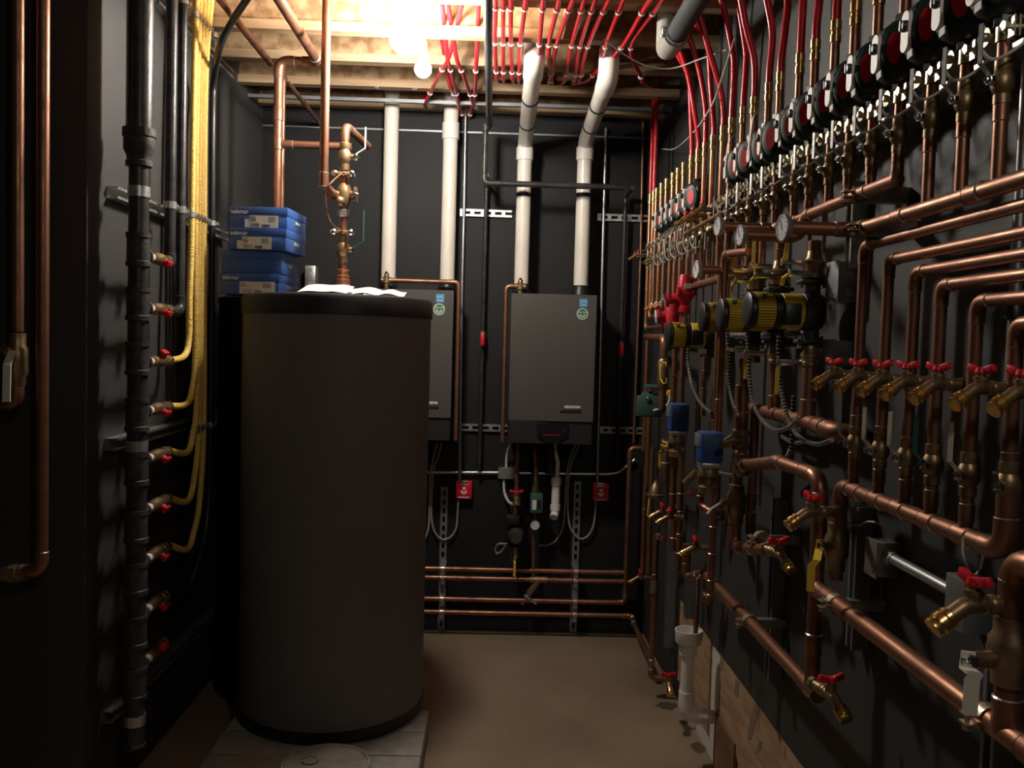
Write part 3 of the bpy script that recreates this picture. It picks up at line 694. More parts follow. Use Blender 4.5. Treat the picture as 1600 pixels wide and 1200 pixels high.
# ------------------------------------------------------------------ boilers
YBF = 4.757
def boiler(px0, px1, pyt, label, vents):
    a = P(px0, pyt, y=YBF); b = P(px1, pyt, y=YBF); wd = .462; x1 = b.x; x0 = x1-wd; xm = x0+wd*.505
    zt0 = a.z; zc0 = zt0-.690; zb0 = zc0-.125
    t = thing('wall_boiler', label, 'boiler', ((x0+x1)/2, YB-.17, zb0))
    obj('chassis', MB().bb(x0+.006, x1-.006, YBF+.03, YB-.012, zb0+.02, zt0-.004, .004), 'boilerblk', t)
    obj('mounting_rail', MB().bb(x0+.02, x1-.02, YB-.013, YB-.001, zt0-.12, zt0-.06), 'zinc', t)
    # cover folds along a centre crease; the left half leans towards the lamp
    pl = [(x0, YBF+.034, zc0), (x0, YBF+.029, zc0), (xm, YBF, zc0), (x1, YBF+.001, zc0), (x1, YBF+.034, zc0)]
    obj('cover', MB().prism(pl, (0, 0, zt0-zc0)), 'boiler', t)
    obj('lower_panel', MB().prism([(x0, YBF+.03, zb0+.015), (x0+.004, YBF+.012, zb0), (x1-.004, YBF+.012, zb0), (x1, YBF+.03, zb0+.015), (x1, YBF+.2, zb0+.03), (x0, YBF+.2, zb0+.03)], (0, 0, zc0-zb0-.004)), 'boilerblk', t)
    cx = (x0+x1)/2+.01; zz = zc0-.015
    pl = [(cx-.088, YBF+.011, zz), (cx+.088, YBF+.011, zz), (cx+.084, YBF+.011, zz-.06), (cx+.03, YBF+.011, zz-.105), (cx-.03, YBF+.011, zz-.105), (cx-.078, YBF+.011, zz-.07)]
    cp = obj('control_display', MB().prism(pl, (0, -.012, 0)), 'screen', t)
    obj('button', MB().lathe((cx+.062, YBF-.001, zz-.035), (0, -1, 0), [(0, .008), (.003, .006)], 14), 'chrome', cp)
    obj('trim_line', MB().bb(cx-.05, cx+.04, YBF-.0015, YBF, zz-.062, zz-.059), 'red', cp)
    def at(dx, dz): return V((x1-dx, YBF+.001, zt0-dz))
    s = at(.072, .043)
    sb = obj('energy_sticker', MB().bb(s.x-.022, s.x+.022, s.y-.0012, s.y, s.z-.022, s.z+.022), 'sticker_blue', t, label='square blue sticker')
    arc = MB().strip([s+V((-.016+.032*k/8, -.0018, .002+.009*math.sin(k/8*PI))) for k in range(9)], (0, 1, 0), .0006, .0022)
    arc.bb(s.x-.014, s.x+.014, s.y-.002, s.y-.0012, s.z-.013, s.z-.0105); obj('sticker_print', arc, 'ink_white', sb)
    s = at(.076, .103)
    sg = obj('emissions_sticker', MB().lathe(s, (0, -1, 0), [(0, .031), (.0012, .031)], 32), 'ink_white', t, label='round white and green sticker')
    obj('sticker_disc', MB().lathe(s+V((0, -.0012, 0)), (0, -1, 0), [(0, .027), (.0006, .027)], 32), 'sticker_green', sg)
    text('LOW NOx', .0125, s+V((0, -.0022, .008)), (1, 0, 0), (0, 0, 1), 'ink_white', sg)
    sw = MB()
    for r_ in (.012, .019): sw.strip([s+V((math.cos(a)*r_, -.0021, math.sin(a)*r_)) for a in [PI*(1.05+.9*k/8) for k in range(9)]], (0, 1, 0), .0006, .003)
    obj('sticker_print', sw, 'ink_white', sg)
    s = at(.115, .61)
    nl = obj('name_label', MB().bb(s.x-.043, s.x+.043, s.y-.0012, s.y, s.z-.0065, s.z+.0065), 'label', t, label='thin white label strip')
    pr = MB(); xx = s.x-.026
    for k in range(9): pr.bb(xx, xx+.0045, s.y-.0018, s.y-.0012, s.z-.0022, s.z+.0022); xx += .0062
    obj('label_print', pr, 'ink_grey', nl)
    s = at(.125, .633)
    bp = obj('badge_plate', MB().bb(s.x-.058, s.x+.058, s.y-.003, s.y, s.z-.0095, s.z+.0095, .001), 'bplastic', t, label='dark raised maker badge')
    em = MB().strip([s+V((-.05+.009*math.cos(a), -.0036, .002+.007*math.sin(a))) for a in [k*.8 for k in range(6)]], (0, 1, 0), .0008, .0022)
    obj('emblem', em, 'emt', bp); return x0, x1, zt0, zb0
b1 = boiler(575, 709, 450, 'grey wall boiler on the left, half hidden behind the water tank', 0)
b2 = boiler(800, 933, 457.5, 'grey wall boiler on the right of the back wall, fully in view', 0)
# relief pipes looping over the boiler tops
def relief(lab, lab2, fx, fy, hx, hy, ex, ey, r):
    y = YBF+.09
    f = P(fx, fy, y=y); h = P(hx, hy, y=y); e = P(ex, ey, y=y)
    pipe(lab, [(f.x, y, h.z), (h.x, y, h.z), (e.x, y, e.z)], r, n=12)
    t = thing('relief_valve', lab2, 'valve', (f.x, y, h.z-.05))
    m_ = MB().lathe((f.x, y, h.z-.05), (0, 0, 1), [(0, .012), (.03, .013), (.035, .02), (.065, .02), (.07, .014), (.085, .013), (.09, .01)], 12).cyl((f.x-.03, y, h.z), (f.x+.03, y, h.z), .015, 10)
    obj('body', m_, 'bronze', t); obj('lever', MB().strip([(f.x, y, h.z+.04), (f.x+.0, y-.03, h.z+.045)], (1, 0, 0), .012, .002), 'red', t)
relief('copper relief pipe over and down the right side of the left boiler', 'bronze relief valve on top of the left boiler', 604, 438, 717, 441, 712, 688, .0125)
relief('copper relief pipe down the left side of the right boiler', 'bronze relief valve on top of the right boiler', 813, 446, 791, 447, 785, 690, .0125)

# ------------------------------------------------------------------ gas pipe across the back
YG = 4.80
g0 = P(763, 60, z=2.86); xg = g0.x
c = P(758, 230, y=YG); e1 = P(762, 286, y=YG); e2 = P(974, 293, y=YG)
pipe('black gas pipe running under the joists towards the back wall, then down', [(xg, 2.6, 2.87), (xg, YG, 2.87), (c.x, YG, 2.87), (c.x, YG, zat(c.x, YG, 276))][0:2]+[(c.x, YG, 2.87), (c.x, YG, zat(c.x, YG, 280))], .0165, 'iron', 'gas_pipe', 'gas pipe', ringm='cast', ringname='fitting_collar')
pipe('black gas pipe running level across the vent pipes', [(c.x, YG, zat(c.x, YG, 270)), (c.x, YG, e1.z), (e2.x, YG, e1.z)], .0165, 'iron', 'gas_pipe', 'gas pipe', ringm='cast', ringname='fitting_collar', fil=.03)
y2 = YB-.06
def gdrop(lab, lab2, pxt, pyt, pxb, pyb, pv, hook):
    a = P(pxt, pyt, y=y2); b = P(pxb, pyb, y=y2); b.x = a.x = (a.x+b.x)/2
    pts = [(a.x, YG, e1.z), (a.x, y2, e1.z), (a.x, y2, b.z)] if hook else [(a.x, YG, a.z), (a.x, y2, a.z), (a.x, y2, b.z)]
    pipe(lab, pts, .012, 'iron', 'gas_pipe', 'gas pipe', ringm='cast', ringname='fitting_collar', fil=.03)
    z = zat(a.x, y2, pv); t = thing('gas_shutoff_valve', lab2, 'valve', (a.x, y2, z))
    obj('body', MB().lathe((a.x, y2, z-.045), (0, 0, 1), [(0, .013), (0, .018), (.02, .018), (.03, .02), (.06, .02), (.07, .018), (.09, .018), (.09, .013)], 10), 'bronze', t)
    obj('handle', MB().cyl((a.x, y2-.015, z), (a.x, y2-.035, z), .012, 10).box((a.x, y2-.042, z), (.022, .012, .07), .004), 'red', t, label='red handle')
gdrop('black gas drop pipe left of the right boiler', 'gas shutoff valve with red handle left of the right boiler', 757, 287, 752, 735, 530, 0)
gdrop('black gas drop pipe right of the right boiler', 'gas shutoff valve with red handle right of the right boiler', 975, 300, 966, 735, 545, 1)
yy = 4.9
# ------------------------------------------------------------------ struts, conduits, switches on the back wall
def bstrut(pa, pb, label, slot=True):
    a = P(*pa, y=YB); b = P(*pb, y=YB); f = slot_strut_mb
    if abs(pa[0]-pb[0]) > abs(pa[1]-pb[1]): b.z = a.z = (a.z+b.z)/2; side = (0, 0, 1)
    else: b.x = a.x = (a.x+b.x)/2; side = (1, 0, 0)
    obj('strut_channel', f(a, b, (0, -1, 0), side), 'zinc' if slot != 2 else 'box_grey', None, label, 'strut channel', 'slotted struts on the back wall')
bstrut((719, 333), (800, 334.5), 'short slotted strut between the left and right vent pairs')
bstrut((933, 340), (1012, 342), 'slotted strut right of the rightmost vent pipe')
bstrut((717, 667), (795, 669), 'slotted strut at the lower left of the right boiler')
bstrut((936, 671), (1003, 673), 'slotted strut at the lower right of the right boiler')
bstrut((697, 760), (687, 991), 'upright slotted strut by the left red switch', 2)
bstrut((903, 751), (894, 993), 'upright slotted strut by the right red switch', 2)
def emt(lab, pts, r=.0105, m='emt', o=.045, name='conduit', cat='conduit'):
    w_ = [P(*p[:2], y=YB-(p[2] if len(p) > 2 else o)) for p in pts]
    return obj(name, MB().tube(w_, r, 10, fil=.06), m, None, lab, cat)
emt('thin steel conduit down to the left red switch', [(728, 150), (725, 330), (722, 440), (718, 750)], .0095, o=.035)
emt('thin steel conduit down to the right red switch', [(947, 200), (943, 340), (939, 500), (933, 755)], .0095, o=.035)
emt('steel conduit running level below the boilers, bending up at the right corner', [(655, 738), (780, 738.5), (950, 741), (968, 738), (992, 718)], .0095, o=.025)
emt('slim copper tube down the back wall near the right corner', [(1005, 190), (1001, 400), (990, 692)], .008, 'copper', .03, 'copper_tube', 'pipe')
ew = thing('junction_box', 'grey steel junction box on the level conduit below the boilers', 'electrical box', P(790, 748, y=YB-.03))
a = P(779, 747, y=YB-.06); b = P(803, 732, y=YB-.06)
obj('box', MB().bb(a.x, b.x, YB-.06, YB-.001, a.z, b.z, .003), 'box_grey', ew)
obj('cover_plate', MB().bb(a.x-.003, b.x+.003, YB-.063, YB-.06, a.z-.003, b.z+.003), 'zinc', ew)
obj('flexible_conduit', MB().tube(smooth([P(787, 747, y=YB-.04), P(788, 768, y=YB-.05), P(794, 783, y=YB-.08), P(801, 788, y=YB-.12)], 5), .008, 8), 'wire', None, 'grey flexible conduit curving down from the steel junction box', 'conduit')
obj('flexible_conduit', MB().tube(smooth([P(799, 692, y=YB-.12), P(793, 705, y=YB-.06), P(791, 720, y=YB-.04), P(791, 733, y=YB-.04)], 5), .007, 8), 'wire', None, 'grey flexible conduit from the steel junction box up to the boiler', 'conduit')
def switch(px, py, lab):
    c_ = P(px, py, y=YB-.05); t = thing('emergency_switch', lab, 'switch', c_-V((0, 0, .05)))
    obj('plate', MB().bb(c_.x-.047, c_.x+.047, YB-.052, YB-.002, c_.z-.053, c_.z+.053, .008), 'red', t)
    obj('switch_rim', MB().bb(c_.x-.022, c_.x+.022, YB-.06, YB-.05, c_.z+.045, c_.z+.057, .002), 'emt', t)
    y_ = YB-.0525
    ar = MB().prism([(c_.x-.009, y_, c_.z+.02), (c_.x+.009, y_, c_.z+.02), (c_.x+.009, y_, c_.z-.004), (c_.x+.024, y_, c_.z-.006), (c_.x, y_, c_.z-.026), (c_.x-.024, y_, c_.z-.006), (c_.x-.009, y_, c_.z-.004)], (0, -.001, 0))
    obj('arrow', ar, 'ink_white', t, label='white arrow pointing down')
    obj('toggle', MB().bb(c_.x-.004, c_.x+.004, YB-.062, YB-.052, c_.z-.004, c_.z+.006), 'red', t)
    pr = MB()
    for dz, nn in ((.037, 8), (-.041, 10)):
        xx = c_.x-nn*.0032
        for k in range(nn): pr.bb(xx, xx+.0048, y_-.001, y_, c_.z+dz-.0035, c_.z+dz+.0035); xx += .0064
    obj('lettering', pr, 'ink_white', t)
switch(725, 766, 'red emergency switch with a white down arrow, left of the boiler piping')
switch(939, 769.5, 'red emergency switch with a white down arrow, right of the boiler piping')
def cable(lab, pts, r=.006, o=.03):
    obj('cable', MB().tube(smooth([P(*p[:2], y=YB-(p[2] if len(p) > 2 else o)) for p in pts], 6), r, 8), 'wire_d', None, lab, 'cable')
cable('grey cable hanging in a loop to the left red switch', [(690, 690, .25), (684, 715, .1), (677, 735), (674, 790), (676, 822), (684, 838), (694, 843), (705, 838), (713, 824), (715, 800), (716, 781)])
cable('grey cable passing behind the tank, left of the looped one', [(683, 692, .25), (676, 720, .1), (672, 745), (671, 790), (670, 822), (664, 842), (655, 850)])
cable('grey cable hanging in a loop to the right red switch', [(905, 695, .25), (896, 715, .1), (889, 740), (887, 790), (890, 820), (898, 836), (908, 842), (919, 837), (927, 822), (930, 800), (931, 784)])
cable('grey cable curving left to the boiler pump', [(900, 692, .25), (890, 718, .1), (885, 745), (883, 790), (879, 825), (868, 845), (854, 852), (843, 852, .1)])
cable('grey cable loop sticking out left of the boiler pump', [(790, 850, .12), (779, 850, .1), (774, 858, .08), (777, 865, .08), (786, 859, .1), (791, 849, .13)])
# ------------------------------------------------------------------ piping under the right boiler
yp = YB-.13
def bcol(px, py): return P(px, py, y=yp)
ax = bcol(806, 800).x
def za(py, X=None): return zat(ax if X is None else X, yp, py)
pipe('bronze and copper drop pipe under the right boiler', [(ax, yp, za(690)), (ax, yp, za(900)), ], .0135, rings=((0, .12), (0, .2), (0, .28)), n=12)
place('v_wing', mk_spigot, 'x', (0, 0, 0)); PROTO['v_wing'].name = 'drain_spigot'
d_ = PROTO['v_wing']; d_.location = (ax, yp-.02, za(776)); d_.rotation_euler = (0, 0, 0); d_.scale = (1.35, 1.35, 1.)
d_['label'] = 'valve with a red wing handle under the right boiler'; d_.rotation_euler = Matrix.Rotation(PI/2, 3, 'Z').to_euler()
pm = thing('boiler_pump', 'black cast iron circulator pump under the right boiler', 'pump', (ax, yp, za(855)))
q = MB().lathe((ax, yp, za(855)), (0, 0, 1), [(0, .02), (.004, .036), (.016, .036), (.02, .024), (.03, .024), (.04, .04), (.1, .042), (.11, .024), (.15, .024), (.155, .038), (.168, .038), (.17, .02)], 14)
obj('volute', q, 'cast', pm)
obj('motor', MB().lathe((ax, yp, za(832)), (0, -1, 0), [(0, .05), (.03, .052), (.05, .046), (.11, .046), (.13, .035)], 20), 'cast', pm)
obj('terminal_box', MB().box((ax-.02, yp-.06, za(808)), (.075, .08, .05), .006), 'bplastic', pm)
place('v_yl', mk_valve('yhandle', -1, .02, .075), 'ball valve with hanging yellow lever below the boiler pump', (ax, yp, za(866)), frame((0, 1, 0), (0, 0, 1)), 1.05)
gx = bcol(835, 800).x
pipe('copper pipe under the right boiler, beside the boiler pump', [(bcol(833, 690).x+.01, yp, za(700)), (gx, yp, za(750)), (gx, yp, za(850)), (gx+.005, yp, za(900))], .0125, n=12, fit=False)
obj('brass_reducer', MB().lathe((gx, yp, za(770)), (0, 0, 1), [(0, .014), (.01, .022), (.08, .022), (.09, .016), (.16, .014)], 12), 'bronze', None, 'bronze reducer above the green sensor box', 'pipe fitting')
fs = thing('low_water_cutoff', 'dark green sensor box with a white label under the right boiler', 'sensor', (gx+.01, yp-.03, za(797)))
obj('case', MB().bb(gx-.028, gx+.042, yp-.075, yp-.012, za(797), za(768), .005), 'greenbox', fs)
obj('label_plate', MB().bb(gx-.018, gx+.006, yp-.0765, yp-.075, za(792), za(777)), 'label', fs)
obj('window', MB().bb(gx+.012, gx+.032, yp-.0765, yp-.075, za(790), za(777)), 'bplastic', fs)
gauge('small white round gauge below the green sensor box', (gx+.003, yp-.05, za(817)), (0, -1, 0), .0275)
nx = bcol(868, 780).x
nt_ = thing('condensate_trap', 'white plastic condensate pipe under the right boiler, thick below and thin above', 'pipe', (nx, yp, za(808, nx)))
obj('pipe', MB().tube([(nx, yp, za(745, nx)), (nx, yp, za(800, nx)), (nx-.01, yp-.03, za(807, nx))], .024, 18, fil=.02), 'pvc', nt_)
for p0, p1 in ((758, 746), (797, 788)): obj('collar', MB().lathe((nx, yp, za(p0, nx)), (0, 0, 1), [(0, .024), (0, .029), (za(p1, nx)-za(p0, nx), .029), (za(p1, nx)-za(p0, nx), .024)], 18), 'pvcw', nt_)
obj('inlet', MB().tube([(nx+.004, yp, za(748, nx)), (nx+.006, yp, za(722, nx)), (nx-.012, yp, za(704, nx)), (nx-.012, yp, za(692, nx))], .0125, 12, fil=.02), 'pvc', nt_)
obj('drain_hose', MB().tube([bcol(861, 698), bcol(860, 740)], .024, 12), 'bplastic', None, 'dark drain stub behind the white condensate pipe', 'hose')
# four level copper pipes above the floor
def hp_(lab, pts, rings=()): return pipe(lab, pts, .0145, rings=rings, n=14)
xh = P(645, 890, y=yp).x-.25
hz = [P(800, py, y=yp).z for py in (891, 905, 938, 958.5)]
xe = [P(px, 900, y=yp).x for px in (975, 992, 975, 990)]
hp_('copper pipe along the foot of the back wall, highest of four', [(xh, yp, hz[0]), (xe[0], yp, hz[0])], ((0, .97),))
hp_('copper pipe along the foot of the back wall, second from top', [(xh, yp, hz[1]), (xe[1], yp, hz[1])], ((0, .56), (0, .7), (0, .75)))
xv = P(981, 800, y=yp).x; zv = P(986, 700, y=yp).z
hp_('copper pipe along the foot of the back wall, third from top, rising at the corner', [(xh, yp, hz[2]), (xv, yp, hz[2]), (xv, yp, zv), (xv+.1, yp, zv)])
hp_('lowest copper pipe along the foot of the back wall, turning along the right wall', [(xh, yp, hz[3]), (xe[3], yp, hz[3]), (XR-.1, yp-.12, hz[3]), (XR-.1, 4.3, .12)])
for k, px in enumerate((691, 899)):
    xs = P(px, 920, y=yp).x
    st = thing('pipe_bracket', 'zinc bracket holding the four low copper pipes on the %s upright strut' % ('left', 'right')[k], 'bracket', (xs, yp, hz[3]))
    obj('backing', MB().bb(xs-.018, xs+.018, yp+.016, YB-.02, hz[3]-.02, hz[0]+.02), 'box_grey', st)
    for z in hz: obj('pipe_clamp', clamp_mb(MB(), (xs, yp, z), (1, 0, 0), .0145, (0, -1, 0), .022, 1), 'zinc', st)
ys_ = thing('strainer', 'bronze strainer with a small drain valve hanging on the low copper pipes', 'pipe fitting', bcol(838, 915))
c = bcol(842, 906); d = bcol(822, 934)-c
obj('body', MB().tube([c+V((-.05, 0, 0)), c+V((.05, 0, 0))], .021, 12).tube([c, c+d*.8], .02, 12), 'bronze', ys_)
obj('drain_valve', MB().tube([c+d*.8, c+d*1.15], .012, 10).box(c+d*.95+V((.02, -.015, -.01)), (.09, .012, .014), .003, Matrix.Rotation(.6, 3, 'Y')), 'zinc', ys_)
obj('hose_end', MB().tube([c+d*1.15, c+d*1.35], .014, 10), 'red', ys_)
# ------------------------------------------------------------------ ceiling tubing
ZT = ZJ-.014; RT = .0098
def dy(px, y): return px, y
CT = [(775, 773, 774), (786, 786, 786), (800, 798, 798), (811, 813, 820), (839, 843, 848), (861, 858, 871), (862, 870, 890), (885, 894, 909), (900, 907, 925), (908, 919, 944), (938, 947, 968), (927, 972, 1005), (1003, 987, 1022)]
def xa(px, y):
    s = (ZT-H)/y*F; return P(px, 545-s, y=y).x
for i, (p3, p2, p1) in enumerate(CT):
    pts = [V((xa(p3, 4.2), 4.23, ZT)), V((xa(p2, 3.8), 3.83, ZT)), V((xa(p1, 3.4), 3.43, ZT))]
    d = pts[2]-pts[1]; pts.append(pts[2]+d*1.05); d0 = pts[0]-pts[1]
    pts = [pts[0]+d0*.9+V((0, 0, .06)), pts[0]+d0*.25] + pts + [pts[-1]+d*.5+V((0, 0, .08))]
    t = obj('heating_tube', MB().tube(smooth(pts, 5), RT, 10), 'pex', None, 'red plastic tube clipped under the joists, %s from the ceiling gas pipe' % ORD[i], 'tube', 'red tubes under the right joists')
    for y, px in ((4.23, p3), (3.83, p2), (3.43, p1)):
        c = V((xa(px, y-.03), y, ZT)); cl = MB()
        cl.strip([c+V((math.cos(a)*(RT+.0022), 0, math.sin(a)*(RT+.0022))) for a in [PI+.0+PI*k/10 for k in range(-1, 12)]], (0, 1, 0), .014, .0035)
        obj('clip', cl, 'pvcw', t, label='white clip')
LT = [[(690, 4.2), (671, 4.6)], [(703, 4.2), (712, 4.6)], [(720, 4.2), (734, 4.6)], [(743, 4.2), (741, 4.6), (734, 5.0)], [(708, 4.6), (721, 5.0)]]
for i, q in enumerate(LT):
    pts = [V((xa(px, y), y+.03, ZT)) for px, y in q]
    d = pts[0]-pts[1]; e = pts[-1]-pts[-2]
    ps = [pts[0]+d*1.3+V((0, 0, .12)), pts[0]+d*.5]+pts+[pts[-1]+e*.5, pts[-1]+e*.7+V((0, 0, .1))]
    t = obj('heating_tube', MB().tube(smooth(ps, 5), RT, 10), 'pex', None, 'red plastic tube left of the ceiling gas pipe, %s from the left' % ORD[i], 'tube', 'red tubes beside the lamp')
    for c in pts:
        cl = MB().strip([c+V((math.cos(a)*(RT+.0022), 0, math.sin(a)*(RT+.0022))) for a in [PI+PI*k/10 for k in range(-1, 12)]], (0, 1, 0), .014, .0035)
        obj('clip', cl, 'pvcw', t, label='white clip')
# insulated drain pipe at the ceiling
ia = P(1052, 62, z=2.87); xi = ia.x
it = thing('drain_pipe', 'thick dark insulated pipe under the ceiling ending in a grey coupling', 'pipe', (xi, ia.y, 2.8))
obj('insulated_pipe', MB().tube([(xi, 2.3, 2.87), (xi, ia.y-.03, 2.87)], .039, 20), 'insul', it)
obj('coupling', MB().lathe((xi, ia.y-.06, 2.87), (0, 1, 0), [(0, .040), (0, .047), (.1, .047), (.11, .043), (.15, .043)], 24), 'grey_pvc', it, label='grey plastic coupling')
obj('elbow', MB().tube(fillet([(xi, ia.y+.06, 2.87), (xi, ia.y+.13, 2.87), (xi, ia.y+.13, 3.1)], .05, 6)[0], .042, 20), 'grey_pvc', it)
obj('hanger', clamp_mb(MB(), (xi, ia.y-.08, 2.87), (0, 1, 0), .041, (0, 0, -1), .02), 'emt', it)
bwp = smooth([P(945, 62, y=3.25), P(975, 85, y=3.3), P(1010, 103, y=3.4), P(1050, 107, y=3.4), P(1095, 92, y=3.3), P(1135, 78, y=3.2)], 6)
obj('loose_wire', MB().tube(bwp, .003, 6), 'wire', None, 'thin grey wire sagging below the red tubes at the ceiling', 'wire')
bwp = smooth([P(1148, 60, y=3.0), P(1128, 122, y=3.1), P(1112, 165, y=3.3), P(1085, 205, y=3.7), P(1055, 232, y=4.3), P(1035, 233, y=4.7)], 6)
obj('loose_wire', MB().tube(bwp, .003, 6), 'wire', None, 'thin grey wire hanging behind the red risers down to the back corner', 'wire')
# ------------------------------------------------------------------ right wall: riser bank
XI = XR-.115
ZP, ZS, ZV, ZX = 2.317, 2.232, 2.15, 2.51
FAR = [(1016.5, 296), (1022, 290), (1026.5, 287), (1034, 282), (1042, 275), (1052, 264), (1060, 257), (1069, 250), (1081, 235), (1091.5, 225), (1102.5, 214), (1115, 205), (1130.5, 190)]
NEAR = [(1144, 176), (1162, 160), (1179, 146), (1202, 128), (1220, 112), (1251, 80), (1275, 60), (1307, 30), (1327, 245), (1363, 225), (1405, 205), (1455, 188), (1508, 158), (1567, 120)]
YR = [P(x, y, x=XI).y for x, y in FAR+NEAR]
NR = len(YR); RR = .0105
def py_of(X, Y, z):
    q = CMI @ V((X, Y, z-H)); return 800+F*q.x/-q.z, 600-F*q.y/-q.z
# headers: where each riser ends
ZH1, ZH2, ZH3, ZH4 = 1.98, 2.06, 2.06, 1.955
XJ = .66
def zend(i):
    if i == 0: return 1.80
    if i == 1: return 1.855
    if i <= 7: return 1.92
    if i <= 16: return ZH4
    if i <= 19: return ZH3
    if i <= 23: return ZH2
    return ZH1
WH = {0: 'nearest the back corner'}
def wh(i): return 'nearest the back corner' if i == 0 else ('nearest the camera' if i == NR-1 else ORD[i]+' from the back corner')
jy1, jy2, jy3, jy4 = 2.0, YR[19]+.02, YR[18], 2.85
for i, y in enumerate(YR):
    ze = zend(i); top = ZX if i < 24 else 3.2
    q = [(XI, y, top), (XI, y, ze)]; lab = 'slim copper heating riser on the right wall, '+wh(i)
    if i == 0: q += [(XI, 3.95, ze)]
    if i == 1: q += [(XI, 4.02, ze)]
    if 2 <= i <= 7: q += [(XI-.04, y-.0, ze-.03)]
    if i == 23: q += [(XI, y+.09, ze)]
    if i == 19: q += [(XI, y+.09, ze)]
    o = pipe(lab, q, RR if i < 15 else .0112, 'copper_new' if i < 13 else 'copper', 'copper_riser', 'pipe', 'copper heating risers on the right wall', n=12, rings=((0, (top-ze and .9)),) if i > 20 else ())
    if i < 24: obj('crimp_coupling', MB().lathe((XI, y, ZX-.05), (0, 0, 1), [(0, .0115), (.002, .0135), (.02, .0135), (.022, .0115), (.03, .0115), (.032, .0135), (.055, .0135), (.056, .01)], 12), 'brass', o, label='brass crimp coupling')
# red tubes above
PT = {0: [(1026, 205)], 1: [(1030, 205)], 8: [(1079, 165), (1076, 120)], 9: [(1086, 180), (1076, 121)], 10: [(1102, 165), (1092, 107)], 11: [(1111, 140), (1106, 75)], 12: [(1126, 140), (1107, 75)], 13: [(1147, 110), (1144, 76)], 14: [(1166, 100), (1164, 66)], 15: [(1178, 90), (1165, 38)], 16: [(1207, 55), (1200, 8)], 17: [(1227, 45), (1230, -12)], 18: [(1255, 0), (1257, -40)], 19: [(1280, 0), (1282, -40)], 20: [(1309, -10), (1310, -40)], 21: [], 22: [], 23: []}
for i in range(24):
    if 2 <= i <= 7: continue
    y = YR[i]; c = V((XI, y, ZX-.004)); pts = [c, c+V((0, 0, .05))]
    for px, py in PT[i]:
        q = P(px, py, y=y)
        pts.append(q)
    last = pts[-1]
    if i < 2: pts = [c, c+V((0, 0, .2)), V((XI, y, 2.85)), V((XI, y, 3.2))]
    elif last.z < 2.9:
        if not PT[i]: pts += [V((XI, y, 2.8))]
        pts += [V((last.x-.05, y-.01, 2.93)), V((last.x-.12, y-.02, 3.05))]
    obj('heating_tube', MB().tube(smooth(pts, 6), .0112, 12), 'pex', None, 'red plastic tube rising from the heating riser '+wh(i), 'tube', 'red tubes above the risers')
# pumps
PI_ = [4, 5, 6, 7, 8, 9]+list(range(14, NR))
for n_, i in enumerate(PI_):
    k = 'far group' if i < 12 else 'near group'
    o = place('pump', mk_pump, '%s black heating pump with red oval badge, on the riser %s' % ('small-looking' if i < 12 else 'upper-right', wh(i)), (XI, YR[i], ZP), None, 1.0, 'black pumps on the right wall')
# valves under the strut
HM = {}
for i, y in enumerate(YR):
    if i < 4: key, m_, up = ('v_bk', 'bplastic', 1)
    elif i < 13: key, m_, up = ('v_dn', 'zinc', -1)
    else: key, m_, up = ('v_up', 'zinc', 1)
    nm = {'v_bk': 'small ball valve with black lever', 'v_dn': 'ball valve with steel lever hanging down', 'v_up': 'ball valve with upright steel lever'}[key]
    place(key, mk_valve(m_, up), nm+', on the riser '+wh(i), (XI, y, ZV), Matrix.Rotation(.35 if i > 13 else 0., 3, 'Z'), .74, 'ball valves on the risers')
# capillary wires beside the levers of the near risers
for i in range(13, NR):
    y = YR[i]
    pts = smooth([(XI-.03, y+.01, ZP-.075), (XI-.045, y-.005, ZV+.06), (XI-.03, y-.02, ZV+.03), (XI-.0, y-.045, ZV+.045), (XI+.05, y-.06, ZV+.10), (XI+.07, y-.07, ZS+.03)], 4)
    obj('pump_cable', MB().tube(pts, .0028, 6), 'wire', None, 'pale pump cable by the valve lever on the riser '+wh(i), 'cable', 'pump cables')
for i in range(4, 11):
    y = YR[i]
    pts = smooth([(XI-.02, y, ZP-.07), (XI-.05, y-.02, 2.2), (XI-.055, y-.05, 2.11), (XI-.04, y-.1, 2.09), (XI-.03, y-.14, 2.13), (XI-.02, y-.16, 2.2)], 4)
    obj('pump_cable', MB().tube(pts, .0028, 6), 'wire_d', None, 'pale looped cable below the pump on the riser '+wh(i), 'cable', 'pump cables')
# long strut with a clamp on every riser
st = obj('strut_channel', strut_mb((XR, .9, ZS), (XR, YB-.05, ZS), (-1, 0, 0), (0, 0, 1), .041, .09), 'zinc', None, 'long zinc strut behind all copper risers on the right wall', 'strut channel')
for i, y in enumerate(YR):
    obj('pipe_clamp', clamp_mb(MB(), (XI, y, ZS), (0, 0, 1), RR+.001, (-1, 0, 0), .034, 1), 'clampbrass', st, label='pale brass-plated pipe clamp')
    if i > 11: obj('cushion_bolt', MB().lathe((XI-.005, y+.03, ZS), (-1, 0, 0), [(0, .016), (.012, .016), (.013, .008), (.02, .007)], 12), 'clampbrass', st)
